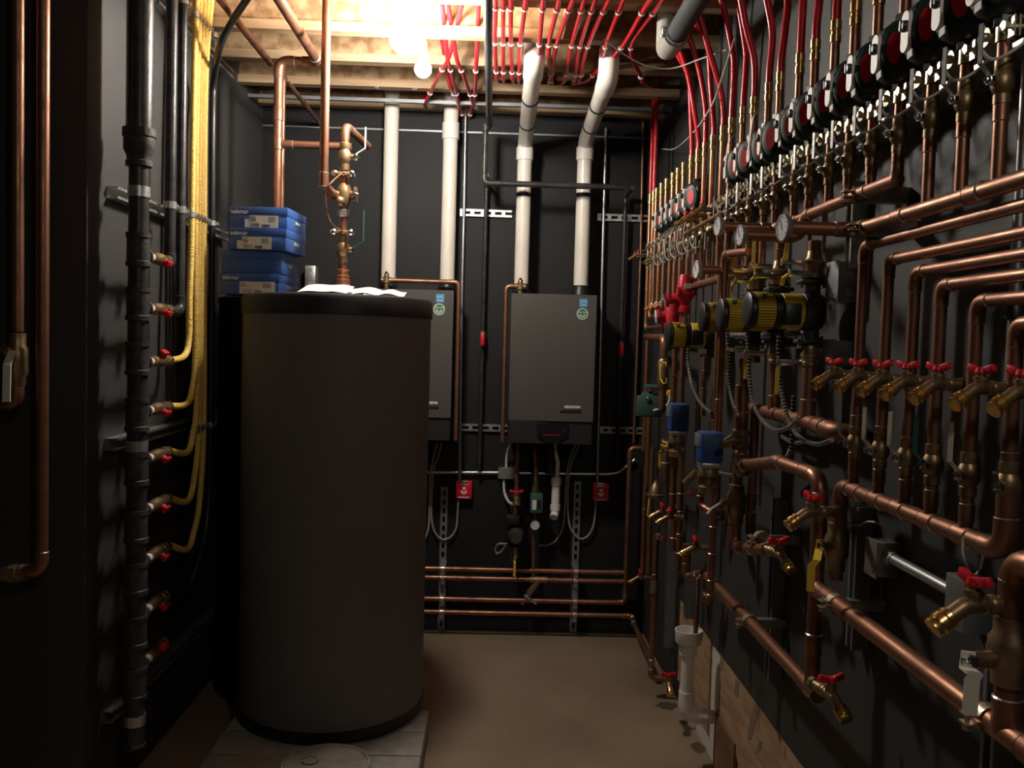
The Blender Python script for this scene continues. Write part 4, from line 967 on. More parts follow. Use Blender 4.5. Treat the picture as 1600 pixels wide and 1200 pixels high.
# headers
pipe('copper header along the right wall fed by the three nearest risers', [(XI, .9, ZH1), (XI, jy1, ZH1), (XJ+.006, jy1, ZH1)], .0155, rings=((0, .3), (0, .55), (0, .8)), n=16)
pipe('copper header under the pumps, elbowing down and out to the middle gauge', [(XI, YR[23]-.005, ZH2), (XI, YR[19]+.02, ZH2), (XI-.01, YR[19]+.03, 2.005), (XJ+.006, YR[19]+.03, 2.005)], .0145, rings=((0, .3),), n=16)
pipe('copper header turning out to the farthest of the three gauges', [(XI, YR[19]+.08, ZH3-.0), (XI, YR[17]-.01, ZH3), (XJ+.006, YR[17]-.01, ZH3)], .0135, n=16)
pipe('copper header behind the red valves, turning out to the lowest gauge', [(XI, YR[8], ZH4), (XI, 2.84, ZH4), (XJ+.006, 2.84, ZH4)], .0145, n=16)
pipe('copper header continuing from the lowest gauge towards the camera', [(XI, 2.84, ZH4), (XI, YR[15]-.02, ZH4)], .0145, n=16)
for lab, y, z, r in (('pressure gauge nearest the camera, biggest of the upper three', jy1, ZH1, .030), ('pressure gauge in the middle of the upper three', YR[19]+.03, 2.005, .028), ('pressure gauge farthest of the upper three', YR[17]-.01, ZH3, .028), ('pressure gauge alone above the red castings', 2.84, ZH4, .03)):
    gauge(lab, (XJ, y, z), (-1, -.12, 0), r, 'pressure gauges on the header ends')
# clamps holding the headers (strut stubs)
for lab, y, z in (('header clamp on the copper header below the nearest risers', 1.96, ZH1), ('header clamp on the sloping-looking header under the pumps', 2.0, ZH2)):
    t = thing('pipe_hanger', lab, 'bracket', (XI, y, z)); obj('strap', clamp_mb(MB(), (XI, y, z), (0, 1, 0), .0158, (0, 0, -1), .022), 'bronze', t)
    obj('standoff', MB().bb(XI+.014, XR-.001, y-.012, y+.012, z-.018, z+.018), 'zinc', t)
# red-handled bleeders in front of the strut
for i in (10, 11, 12):
    place('spigot', mk_spigot, 'brass bleed valve with red handle in front of the riser '+wh(i), (XI-.075, YR[i]-.03, 2.205), None, .75, 'bleed valves in front of the strut')
for i in (0, 1):
    place('spigot', mk_spigot, 'brass bleed valve with red handle in front of the riser '+wh(i), (XI-.075, YR[i]-.02, 2.18), None, .6, 'bleed valves in front of the strut')
bpz = MB().tube([(XI-.05, YR[10]+.1, 2.165), (XI-.05, YR[12]-.2, 2.165)], .008, 10)
obj('bleed_header', bpz, 'bronze', None, 'short bronze header under the three red bleed valves', 'pipe')
# paper tags on two pumps
for i, dz, lab in ((17, .0, 'white handwritten paper tag over the pump'), (15, -.01, 'cream handwritten paper tag over the pump')):
    y = YR[i]; x = XI-.088
    pts = smooth([(x+.03, y-.03, ZP+.085+dz), (x+.004, y-.03, ZP+.06+dz), (x-.0, y-.02, ZP+.02+dz), (x-.004, y-.01, ZP-.045+dz)], 5)
    t = obj('paper_tag', MB().strip(pts, (.15, 1, .1), .036, .0008), 'paper', None, lab+' on the riser '+wh(i), 'tag')
    ink = MB(); random.seed(i)
    for k in range(7):
        c = V((x-.0035, y-.022+random.uniform(-.008, .008), ZP+.035-.011*k+dz)); ink.strip([c, c+V((-.0003, .006, .004)), c+V((-.0003, .010, -.002))], (0, .4, .6), .0016, .0006)
    obj('handwriting', ink, 'ink', t)
# ------------------------------------------------------------------ yellow pumps
def mk_yellow():
    # motor axis local -X, volute at origin, ports +-Z
    t = thing('heating_pump', 'x', 'pump')
    b = MB().lathe((-.035, 0, 0), (1, 0, 0), [(0, .045), (.004, .055), (.03, .06), (.06, .05), (.066, .03)], 20).cyl((0, 0, -.085), (0, 0, .085), .022, 12)
    obj('volute', b, 'cast', t)
    for sg in (-1, 1):
        fl = MB().box((0, 0, sg*.086), (.085, .06, .012), .004)
        obj('flange', fl, 'cast', t)
        for s2 in (-1, 1): obj('flange_bolt', MB().lathe((s2*.033, 0, sg*.07), (0, 0, sg), [(0, .005), (.03, .005), (.031, .008), (.037, .008)], 6), 'zinc', t)
    obj('shell', MB().lathe((-.095, 0, 0), (1, 0, 0), [(0, .050), (.002, .052), (.058, .052), (.06, .05)], 32), 'ypump', t)
    obj('band', MB().lathe((-.118, 0, 0), (1, 0, 0), [(0, .048), (.002, .051), (.012, .0515), (.022, .05)], 32), 'bplastic', t, label='black band')
    fn = MB().lathe((-.172, 0, 0), (1, 0, 0), [(0, .046), (.001, .047), (.053, .047), (.054, .045)], 32)
    for k in range(40):
        a = 2*PI*k/40
        fn.box((-.145, math.cos(a)*.0495, math.sin(a)*.0495), (.05, .0032, .0075), 0, Matrix.Rotation(a-PI/2, 3, 'X'))
    obj('finned_motor', fn, 'ypump', t, label='finned yellow motor')
    obj('fan_cap', MB().lathe((-.196, 0, 0), (1, 0, 0), [(0, .03), (.002, .046), (.006, .052), (.012, .051), (.018, .053), (.024, .05)], 32), 'bplastic', t, label='black end cap')
    obj('terminal_box', MB().box((-.075, -.038, -.01), (.05, .055, .062), .008), 'bplastic', t, label='black terminal box')
    obj('screw', MB().lathe((-.155, -.036, .034), (0, -.7, .7), [(0, .008), (.012, .008), (.013, .005)], 10), 'greenbox', t, label='green ground screw')
    obj('ground_wire', MB().tube(smooth([(-.155, -.044, .042), (-.14, -.04, .05), (-.125, -.036, .046), (-.115, -.034, .038)], 4), .0022, 6), 'ghandle', t); return t
XY_ = .868
yD, yC_, yB_, yA = 2.37, 2.655, 2.885, 3.44
zD = 1.807; zA = 1.7+(544-524)/F*yA
for lab, y, z in (('yellow heating pump nearest the camera, fully in view', yD, zD), ('yellow heating pump in the middle of the row, finned end showing', yC_, zD-.002), ('yellow heating pump farthest of the upper three, finned end showing', yB_, zD-.004), ('lower yellow heating pump alone at the left, below the red castings', yA, zA)):
    place('ypump', mk_yellow, lab, (XY_, y, z), None, .93, 'yellow heating pumps')
def bell(lab, y, z0, z1, r0, r1, X=XY_):
    h = z1-z0
    return obj('bronze_fitting', MB().lathe((X, y, z0), (0, 0, 1), [(0, r0*.8), (.004, r0), (h*.22, r0), (h*.25, r0*.93), (h*.42, r0*.95), (h*.46, r0*1.05), (h*.6, r0*1.05), (h*.66, r0*.8), (h*.8, r1*1.15), (h-.002, r1*1.1), (h, r1)], 18), 'bronze', None, lab, 'pipe fitting', 'bronze unions at the yellow pumps')
for lab, y, hx in (('nearest', yD, ZH1), ('middle', yC_, 2.005), ('farthest upper', yB_, ZH3)):
    z = zD
    bell('stout bronze union above the %s yellow pump' % lab, y, z+.088, z+.165, .031, .017)
    pipe('short copper stub joining header and the %s yellow pump' % lab, [(XY_, y, z+.16), (XY_, y, hx+.02)], .0155, rings=((0, .3),), n=14)
    bell('bronze union below the %s yellow pump' % lab, y, z-.15, z-.09, .024, .017)
def yl_lever(lab, pts, x):
    t = thing('valve_lever', lab, 'valve handle', P(*pts[-1], x=x)); 
    obj('grip', MB().strip([P(px, py, x=x) for px, py in pts], (1, -.25, 0), .0105, .004), 'yhandle', t)
    q = P(*pts[0], x=x); obj('stem', MB().cyl(q, q+V((.06, 0, 0)), .008, 8).lathe(q, (-1, 0, 0), [(0, .012), (.006, .012), (.008, .005)], 6), 'chrome', t)
for lab, pts, x in (('upright yellow lever above the middle yellow pump', [(1175, 416), (1177, 410), (1178, 378)], .76), ('upright yellow lever above the farthest upper yellow pump', [(1146, 422), (1147, 416), (1149, 391)], .76), ('yellow lever behind the nearest gauge, seen against the wall', [(1224, 410), (1226, 404), (1231, 379)], .80),
    ('bent yellow lever just above the nearest yellow pump', [(1236, 426), (1224, 434), (1222, 446)], .80), ('bent yellow lever just above the middle yellow pump', [(1182, 430), (1174, 438), (1173, 452)], .78), ('bent yellow lever just above the farthest upper yellow pump', [(1151, 438), (1144, 446), (1143, 457)], .78),
    ('long yellow lever hanging below the nearest yellow pump', [(1218, 566), (1215, 580), (1213, 616)], .78), ('long yellow lever hanging below the middle yellow pump', [(1166, 552), (1165, 562), (1164, 592)], .76), ('long yellow lever hanging below the farthest upper yellow pump', [(1134, 546), (1134, 556), (1133, 580)], .76)):
    yl_lever(lab, pts, x)
# copper below the yellow pumps
ZL = H-(658-548)/F*2.4
XB = XY_
pipe('thick copper drop below the nearest yellow pump', [(XB, yD, zD-.14), (XB, yD, ZL)], .0185, rings=((0, .78),), n=16)
pipe('thick copper drop below the middle yellow pump', [(XB, yC_, zD-.14), (XB, yC_, ZL)], .0165, rings=((0, .8),), n=16)
pipe('thick copper header below the yellow pumps', [(XR-.01, 2.13, ZL-.012), (XB, 2.17, ZL-.006), (XB, yD, ZL), (XB, yB_-.02, ZL)], .0205, rings=((1, .5), (2, .3)), n=16)
xb = .815; yb3 = P(1159, 640, x=xb).y
def zb3(py): return zat(xb, yb3, py)
pipe('copper drop below the farthest upper yellow pump, widening downward', [(xb, yb3, zb3(560)), (xb, yb3, zb3(612))], .0145, n=14)
pipe('wide copper tee section beside the blue actuator', [(xb, yb3, zb3(610)), (xb, yb3, zb3(662))], .0195, rings=((0, .1), (0, .9)), n=16)
obj('bronze_union', MB().lathe((xb, yb3, zb3(702)), (0, 0, 1), [(0, .028), (.005, .031), (.02, .031), (.025, .024), (.04, .024), (.045, .028), (.06, .028), (.065, .022), (.085, .022)], 16), 'bronze', None, 'bronze union beside the right blue actuator', 'pipe fitting')
zz_ = zb3(704)
obj('valve_shaft', MB().tube([P(1128, 695, x=.72), (xb, yb3, zb3(690))], .011, 10), 'brass', None, 'brass shaft between the right blue actuator and the bronze union', 'pipe fitting')
XD = .83; yV = P(1278, 850, x=XD).y
e1_ = P(1200, 735, x=XD-.03); 
zT = zat(XD, yV, 746)
pipe('copper pipe curving from the bronze union down to the low main', [(xb, yb3, zz_+.005), (xb-.02, yb3-.09, zb3(722)), (XD-.03, P(1215, 738, x=XD-.03).y, zT+.006), (XD, yV, zT), (XD, yV, .86)], .0185, fil=.05, rings=((2, .72), (3, .12), (3, .8)), n=16)
obj('bronze_union', MB().lathe((xb-.008, yb3-.035, zb3(711)), V((-.02, -.09, zb3(722)-zz_)), [(0, .021), (.002, .028), (.025, .028), (.028, .023), (.05, .023), (.053, .031), (.066, .031), (.068, .02)], 8), 'bronze', None, 'angled bronze union below the right blue actuator', 'pipe fitting')
pipe('copper drop from the bronze valve, turning out to a red-handled drain', [(xb, yb3+.02, zb3(700)), (xb, yb3+.02, zb3(858)), (xb, P(1207, 858, x=xb).y, zat(xb, P(1207, 858, x=xb).y, 858)-.004)], .0175, rings=((0, .18), (0, .75), (1, .45)), n=16)
bvz = zb3(790)
bvl = thing('ball_valve', 'stout bronze ball valve below the right blue actuator', 'valve', (xb, yb3+.02, bvz-.06))
obj('body', MB().lathe((xb, yb3+.02, bvz-.065), (0, 0, 1), [(0, .02), (.003, .024), (.03, .024), (.04, .031), (.095, .031), (.105, .025), (.13, .025), (.132, .02)], 16).cyl((xb, yb3+.02, bvz+.01), (xb-.055, yb3, bvz+.012), .013, 10), 'bronze', bvl)
obj('lever_handle', MB().strip([(xb-.055, yb3-.02, bvz+.022), (xb-.06, yb3-.0, bvz+.005), (xb-.085, yb3, bvz-.012), (xb-.1, yb3, bvz-.03)], (0, 1, 0), .02, .004), 'zinc', bvl)
# second valve line behind, ending in a tee at the upright strut
xb2 = .86; yb4 = P(1174, 790, x=xb2).y
pipe('copper pipe behind the stout bronze valve, turning along the wall', [(xb2, yb4, zat(xb2, yb4, 640)), (xb2, yb4, zat(xb2, yb4, 838)), (xb2, P(1205, 856, x=xb2).y, zat(xb2, yb4, 838)+.002)], .0145, rings=((0, .7), (0, .85)), n=14)
def drain(lab, px, py, x, sc=1.1, rot=0.):
    return place('spigot', mk_spigot, lab, P(px, py, x=x), Matrix.Rotation(rot, 3, 'Z'), sc)
drain('red-handled drain spigot on the elbow under the stout bronze valve', 1216, 865, xb-.01, 1.1, PI/2+.3)
# ------------------------------------------------------------------ blue actuators, green pump, red castings
def actuator(lab, px0, px1, py0, py1, x, dpt):
    # camera-facing front; measured at its front face
    y = P((px0+px1)/2+6, (py0+py1)/2, x=x).y
    a = P(px0+7, py1, y=y); b = P(px1, py0, y=y)
    t = thing('valve_actuator', lab, 'actuator', ((a.x+b.x)/2, y+dpt/2, a.z), 'blue valve actuators')
    obj('cover', MB().bb(a.x, b.x, y, y+dpt, a.z, b.z, .008), 'bluebox', t)
    obj('base', MB().bb(a.x+.006, b.x-.006, y+.006, y+dpt-.006, a.z-.016, a.z, .003), 'zinc', t)
    obj('side_plate', MB().bb(a.x-.004, a.x+.002, y+.01, y+dpt-.004, a.z+(b.z-a.z)*.5, b.z-.008, .002), 'box_grey', t)
    for k in range(4): obj('terminal_screw', MB().lathe((a.x+.015+k*(b.x-a.x-.03)/3, y+.012, a.z-.016), (0, 0, -1), [(0, .006), (.006, .006), (.007, .003)], 8), 'chrome', t)
    obj('valve_body', MB().lathe(((a.x+b.x)/2, y+dpt/2, a.z-.016), (0, 0, -1), [(0, .03), (.012, .034), (.03, .034), (.034, .02), (.06, .02), (.064, .03), (.085, .03), (.087, .018)], 14), 'bronze', t)
    return a, b, y
actuator('blue zone valve actuator in front of the green pump', 1041, 1078, 632, 674, .735, .085)
actuator('blue zone valve actuator lower right, beside the bronze union', 1088, 1132, 677, 724, .715, .085)
gp = P(1026, 632, x=.80); t = thing('heating_pump', 'dark green cast iron pump left of the blue actuators', 'pump', gp-V((0, 0, .07)))
obj('body', MB().lathe(gp+V((-.075, 0, 0)), (1, 0, 0), [(0, .05), (.006, .062), (.05, .062), (.055, .05), (.1, .05), (.12, .03)], 8), 'greenbox', t)
obj('electrical_cover', MB().box(gp+V((-.045, -.05, -.005)), (.12, .03, .1), .006), 'greenbox', t)
obj('top_flange', MB().box(gp+V((.0, 0, .085)), (.12, .08, .018), .004), 'greenbox', t)
obj('screw', MB().lathe(gp+V((-.055, -.066, .03)), (0, -1, 0), [(0, .012), (.006, .011), (.008, .004)], 12), 'chrome', t)
obj('screw', MB().lathe(gp+V((-.02, -.066, -.012)), (0, -1, 0), [(0, .008), (.006, .007)], 8), 'chrome', t)
cb = gp+V((.045, -.08, .06)); obj('vent_cap', MB().lathe(cb, (0, -1, 0), [(-.02, .012), (0, .018), (.012, .018), (.013, .01)], 10), 'yhandle', t, label='yellow capped vent')
obj('wire', MB().tube(smooth([cb+V((0, -.01, -.01)), cb+V((-.01, -.012, -.05)), cb+V((-.05, -.012, -.075)), cb+V((-.075, -.0, -.085))], 5), .005, 8), 'wire', t)
rc = P(1069, 452, x=.79)
t = thing('flow_control_valve', 'bright red casting with a cone top and white label, upper of the two', 'valve', rc-V((0, 0, .09)))
obj('body', MB().lathe(rc+V((0, 0, -.1)), (0, 0, 1), [(0, .024), (.005, .03), (.025, .03), (.03, .022), (.045, .024), (.06, .036), (.075, .042), (.082, .042), (.084, .034), (.1, .033), (.15, .024), (.16, .018), (.162, .01)], 18).cyl(rc+V((.0, 0, -.035)), rc+V((-.07, .01, -.045)), .02, 12).lathe(rc+V((-.07, .01, -.045)), (-1, .1, -.05), [(-.01, .03), (0, .03), (.001, .022)], 12), 'red_iron', t)
for q_ in ((.042, -.02, -.025), (-.03, -.035, -.025)): obj('bolt', MB().lathe(rc+V(q_), (0, 0, 1), [(0, .009), (.03, .009)], 6), 'red_iron', t)
obj('label_plate', MB().box(rc+V((.008, -.0345, .012)), (.03, .002, .02)), 'label', t, label='small white label')
obj('port_ring', MB().lathe(rc+V((-.08, .011, -.046)), (-1, .1, -.05), [(0, .024), (.01, .024), (.012, .015)], 12), 'zinc', t)
rc2 = P(1050, 486, x=.77)
t = thing('flow_control_valve', 'bright red casting lower left, directly above the lone yellow pump', 'valve', rc2-V((0, 0, .08)))
obj('body', MB().lathe(rc2+V((0, 0, -.075)), (0, 0, 1), [(0, .04), (.012, .044), (.022, .044), (.026, .034), (.1, .033), (.112, .026), (.13, .02)], 18).lathe(rc2+V((-.02, 0, -.02)), (-1, .1, -.15), [(0, .02), (.03, .02), (.032, .03), (.044, .03)], 12), 'red_iron', t)
obj('port_ring', MB().lathe(rc2+V((-.065, .004, -.027)), (-1, .1, -.15), [(0, .03), (.004, .03), (.006, .02)], 14), 'pvc', t, label='pale ring at the port')
obj('bolt', MB().lathe(rc2+V((.035, -.03, -.06)), (0, 0, 1), [(0, .01), (.035, .01)], 6), 'red_iron', t)
# ------------------------------------------------------------------ tangle of copper below and behind
def rvp(lab, px, p0, p1, o, r, rings=(), m='copper', extra=(), pre=(), name='copper_pipe', fil=None):
    x = XR-o; y = P(px, (p0+p1)/2, x=x).y
    pts = list(pre)+[(x, y, zat(x, y, p0)), (x, y, zat(x, y, p1))]+list(extra)
    return pipe(lab, pts, r, m, name, rings=[(k+len(pre), f) for k, f in rings], n=12, fil=fil)
def Rv(px, py, o): return R(px, py, o)
rvp('copper pipe dropping under the lower red casting, behind the lone yellow pump', 1067, 470, 640, .15, .0125, ((0, .2),))
rvp('copper pipe left of it, from the lone yellow pump down to a bronze valve', 1053, 545, 640, .17, .012, ((0, .5),))
rvp('long copper drop left of the row of yellow pumps, elbowing to a header at top', 1127, 397, 690, .20, .0125, ((0, .8),), pre=[tuple(R(1170, 393, .19))])
rvp('long copper drop just behind the elbowed one', 1121, 420, 690, .15, .0115, ((0, .9),))
rvp('thin copper pipe below the lone yellow pump flange', 1100, 556, 650, .13, .010, ((0, .3), (0, .6)))
rvp('copper pipe with an elbow left of the lone yellow pump, carrying a yellow valve', 1036, 528, 640, .17, .0165, ((0, .2),), pre=[tuple(R(1009, 526, .12))])
t = thing('balancing_valve', 'bronze valve with a looped yellow handle above the green pump', 'valve', R(1036, 600, .18))
q = R(1036, 585, .18); obj('body', MB().lathe(q+V((0, 0, -.07)), (0, 0, 1), [(0, .018), (.01, .025), (.13, .025), (.14, .018)], 12), 'bronze', t)
x_ = XR-.225
obj('handle', MB().strip([P(px, py, x=x_) for px, py in ((1041, 572), (1041, 567), (1035, 566), (1031, 568), (1032, 592), (1036, 599), (1041, 598), (1041, 590))], (.2, 1, 0), .014, .004), 'yhandle', t, label='looped yellow handle')
rvp('dark copper pipe in the far corner, running down beside the green pump', 1008.5, 530, 705, .10, .0125)
rvp('dark copper pipe behind the green pump, second from the corner', 1013, 600, 760, .13, .0145)
rvp('copper pipe below the green pump, leftmost of the lower pair', 1006, 730, 905, .10, .013, ((0, .4),))
rvp('copper pipe below the green pump, rightmost of the lower pair', 1016, 700, 900, .12, .0135)
rvp('copper pipe under the left blue actuator, left of two', 1052, 690, 800, .17, .0135, ((0, .8),))
rvp('copper pipe under the left blue actuator, right of two', 1064, 705, 790, .17, .0125, ((0, .85),), pre=[tuple(R(1055, 688, .17))])
rvp('dark copper pipe with many joints in the middle of the tangle', 1061, 790, 890, .14, .0125, ((0, .15), (0, .5), (0, .8)))
rvp('dark copper pipe with several joints left of the middle one', 1052, 795, 860, .16, .014, ((0, .2), (0, .8)))
rvp('long dark copper drop under the right blue actuator, elbowing left at the foot', 1113, 735, 945, .20, .0115, ((0, .45), (0, .65), (0, .85)), extra=[tuple(R(1098, 925, .22))])
rvp('slim copper pipe with couplings left of the right blue actuator', 1095, 722, 790, .19, .0125, ((0, .2), (0, .4)), extra=[tuple(R(1118, 803, .15))])
rvp('copper pipe rising behind the right blue actuator', 1120, 735, 800, .12, .0145)
rvp('copper drop from the right header to a coupling near the funnel', 1072, 850, 905, .15, .0165, ((0, .4),), extra=[tuple(R(1098, 895, .10))])
pipe('copper stub sloping back from the tangle, bright in the light', [R(1077, 773, .16), R(1112, 742, .10)], .012)
pipe('second copper stub sloping back in the tangle, with a union', [R(1070, 755, .16), R(1090, 735, .12)], .014, 'bronze')
pipe('short elbow pipe in front of the bronze valve, dull copper', [R(1115, 800, .14), R(1125, 800, .10), R(1136, 815, .08)], .0175)
x = XR-.13; y = P(1021, 940, x=x).y
zc_ = zat(x, y, 836)
pipe('copper drain pipe down to the floor left of the white funnel', [(x+.02, y-.12, zc_+.006), (x, y, zc_), (x, y, zat(x, y, 1058)), (x+.09, y-.02, zat(x, y, 1058)-.006)], .0135, rings=((1, .3), (1, .45), (1, .9)), n=14)
obj('coupling', MB().lathe((x, y, zat(x, y, 928)), (0, 0, 1), [(0, .0145), (.002, .021), (.065, .021), (.067, .0145)], 16), 'bronze', None, 'dull coupling on the copper drain pipe left of the funnel', 'pipe fitting')
drain('brass drain spigot with a red handle near the floor, behind the white funnel', 1044, 1066, XR-.12, 1.1, PI/2)
drain('spigot with red handle in the tangle, farthest and highest', 1034, 800, XR-.2, .9)
drain('spigot with red handle in the tangle, second from top', 1046, 808, XR-.19, .9)
drain('spigot with red handle in the tangle, just above the thin drain tube', 1086, 856, XR-.19, .95)
drain('spigot with red handle at the end of the low back wall pipes', 1000, 902, XR-.11, .95)
bl = thing('pressure_reducer', 'bronze bell-shaped pressure reducer on a thin bracket at the far right corner', 'valve', R(1024, 770, .16))
q = R(1024, 766, .16)
obj('body', MB().lathe(q+V((0, 0, -.03)), (0, 0, 1), [(0, .04), (.004, .043), (.012, .043), (.016, .03), (.05, .022), (.06, .01), (.075, .006)], 16), 'bronze', bl)
obj('lever', MB().strip([q+V((-.03, -.01, -.03)), q+V((-.035, -.01, -.12))], (0, 1, 0), .014, .004), 'yhandle', bl, label='yellow lever')
for lab, pts, o in (('yellow lever of a valve under the green pump, upper', [(1036, 690), (1042, 692), (1042, 698), (1034, 695)], .22), ('long yellow lever hanging under the green pump', [(1037, 703), (1031, 706), (1030, 730)], .22)):
    yl_lever(lab, pts, XR-o)
rvp('bronze valve pipe below the yellow levers under the green pump', 1040, 690, 745, .16, .022, m='bronze', extra=[tuple(R(1042, 752, .1))])
# black flexible cables with bright spiral sheath
def flex(lab, pts, o):
    w_ = [R(px, py, o if len(q_) < 1 else q_[0]) for px, py, *q_ in pts]
    s = smooth(w_, 8); o_ = obj('armoured_cable', MB().tube(s, .0055, 8), 'cord', None, lab, 'cable')
    rg = MB(); acc = 0
    for a, b in zip(s, s[1:]):
        l = (b-a).length; 
        while acc < l:
            c = a.lerp(b, acc/l); rg.lathe(c, b-a, [(0, .0054), (.0008, .0064), (.0038, .0064), (.0046, .0054)], 8); acc += .0115
        acc -= l
    obj('spiral_sheath', rg, 'bx', o_, label='bright spiral sheath')
flex('armoured cable hanging from the lone yellow pump', [(1075, 545), (1076, 575), (1082, 605), (1095, 630), (1112, 646)], .19)
flex('armoured cable hanging from the farthest upper yellow pump', [(1137, 515), (1138, 560), (1139, 600), (1146, 632), (1154, 650)], .15)
flex('armoured cable from the middle yellow pump looping across to the right', [(1167, 520), (1170, 560), (1172, 600), (1177, 630), (1190, 655), (1210, 672), (1232, 668), (1248, 655)], .15)
flex('armoured cable from the nearest yellow pump, sweeping down to the right', [(1217, 525), (1216, 560), (1219, 600), (1224, 625), (1232, 655), (1248, 682), (1275, 694), (1300, 688)], .12)
flex('armoured cable forming the lower loop against the wall', [(1222, 682, .05), (1240, 692, .05), (1260, 690, .05)], .05)
flex('armoured cable hanging from the loop towards the thick copper pipe', [(1237, 660), (1237, 690), (1232, 710), (1215, 730)], .06)
flex('armoured cable from the right blue actuator towards the wall', [(1120, 738), (1140, 742), (1160, 743), (1175, 742)], .13)
flex('short armoured cable above the right blue actuator', [(1130, 690), (1140, 684), (1150, 676)], .15)
flex('short armoured cable hanging between the bronze drops', [(1240, 618), (1239, 632), (1238, 645)], .08)
# ------------------------------------------------------------------ right: domestic risers, spigots, manifold
XS = .85
VP_ = [(1350, 400), (1389, 420), (1430, 440), (1471, 460), (1527, 485), (1588, 520)]
YSs = [P(px, py, x=XS).y for px, py in VP_]
ZE = [1.945, 1.90, 1.865, 1.832, 1.796, 1.754]
ZM = 1.38; RS = .0118
WS = ['farthest of six', 'second of six', 'third of six', 'fourth of six', 'fifth of six', 'nearest the camera']
for i, (y, ze) in enumerate(zip(YSs, ZE)):
    pipe('copper water pipe elbowing towards the camera above the spigots, '+WS[i], [(XS, .9, ze), (XS, y, ze), (XS, y, ZM+(.06 if i == 5 else 0))], RS, group='elbowed water pipes', rings=((1, .72), (1, .9)), n=14)
mf = pipe('copper manifold joining the six elbowed water pipes at the bottom', [(XS, YSs[5], ZM+.1), (XS, YSs[5], ZM), (XS, YSs[0]+.07, ZM), (XS, YSs[0]+.07, ZM-.1)], .0168, rings=((1, .18), (1, .36), (1, .54), (1, .7), (1, .86)), n=16)
LV = ['zinc', 'whandle', 'whandle', 'ghandle', 'whandle', 'whandle']
for i, y in enumerate(YSs):
    z = H-(725-554)/F*1.678
    if i == 5: key, m_ = 'v_none', 'bronze'
    else: m_ = LV[i]; key = 'v_s'+m_
    nm = {'zinc': 'steel', 'whandle': 'white', 'ghandle': 'green', 'bronze': 'no'}[m_]
    def bf(m_=m_):
        if m_ != 'bronze': return mk_valve(m_, 1, .028, .085)()
        t = mk_valve('chrome', 1, .004, -.015)(); return t
    place(key, bf, ('bronze ball valve with upright %s lever under the spigots, ' % nm if m_ != 'bronze' else 'bronze ball valve without lever under the spigots, ')+WS[i], (XS, y, z), Matrix.Rotation(.5, 3, 'Z'), .8, 'ball valves above the bottom manifold')
zs = 1.648
SP = [(1302, 592), (1340, 592), (1378, 594), (1417, 600), (1465, 606), (1532, 610), (1596, 615)]
for i, (px, py) in enumerate(SP):
    yy_ = P(px, py, x=XS-.055).y
    place('spigot', mk_spigot, 'brass drain spigot with red handle in the upper row, '+('nearest the camera' if i == 6 else ORD[i]+' from the back'), (XS-.055, yy_, zs), Matrix.Rotation(.25, 3, 'Z'), .92, 'spigots in the upper row')
rvp('thick copper drop below the manifold end, through a yellow-levered valve', 1308, 800, 905, .093, .0165, ((0, .1), (0, .75)))
vv = P(1307, 855, x=XS); yv0 = vv.y
bq = thing('ball_valve', 'bronze ball valve with yellow lever below the manifold end', 'valve', vv-V((0, 0, .05)))
obj('body', MB().lathe(vv+V((0, 0, -.06)), (0, 0, 1), [(0, .017), (.003, .022), (.03, .022), (.04, .028), (.085, .028), (.095, .022), (.12, .022), (.122, .017)], 16).cyl(vv, vv+V((-.05, -.03, .012)), .012, 10), 'bronze', bq)
hv = vv+V((-.055, -.033, .012))
obj('lever_handle', MB().strip([hv+V((.002, 0, .012)), hv+V((0, 0, -.01)), P(1276, 876, x=XS-.08), P(1268, 884, x=XS-.09), P(1266, 924, x=XS-.09)], (1, -.4, 0), .018, .004), 'yhandle', bq, label='yellow lever')
obj('stem_nut', MB().lathe(hv+V((.01, 0, 0)), (-1, -.5, .1), [(0, .014), (.008, .014), (.01, .006), (.016, .006)], 6), 'chrome', bq)
ZLo, ZLi = 1.107, .85
ye = P(1285, 915, x=.83).y
pipe('thick copper main running low along the right wall towards the camera', [(.83, .9, ZLo), (.83, ye-.02, ZLo), (.83, ye+.02, ZLo)], .0205, rings=((0, .97), (0, .3)), n=18, fit=False)
obj('end_cap', MB().sph((.83, ye+.02, ZLo), .0235, 16, 10), 'copper', None, 'rounded copper end of the low main behind the yellow lever', 'pipe fitting')
y0_ = P(1272, 1060, x=.83).y
pipe('lowest copper main along the right wall above the tan board', [(.83, y0_-.03, ZLi), (.83, P(1106, 897, x=.83).y, ZLi)], .0195, rings=((0, .06), (0, .55)), n=18)
drain('brass drain spigot with red handle at the front of the lowest main', 1297, 1085, .82, 1.15, PI/2+.25)
drain('brass drain spigot with red handle on the thick copper drop, mid-height', 1268, 800, .77, 1.1, .2)
for lab, px, py, z in (('galvanized split clamp on the lowest main', 1172, 968, ZLi), ('galvanized split clamp near the far end of the low main', 1308, 930, ZLo), ('galvanized split clamp on the low main beside the ivory lever', 1545, 1100, ZLo), ('split clamp on the elbow pipe by the upright strut', 1190, 842, None)):
    y = P(px, py, x=.83).y
    if z is None: z = P(px, py, x=.83).z
    t = thing('pipe_hanger', lab, 'bracket', (.83, y, z)); obj('strap', clamp_mb(MB(), (.83, y, z), (0, 1, 0), .021, (0, 0, -1), .024, 1), 'clampbrass', t)
    obj('standoff', MB().bb(.85, XR-.001, y-.014, y+.014, z-.012, z+.012), 'zinc', t)
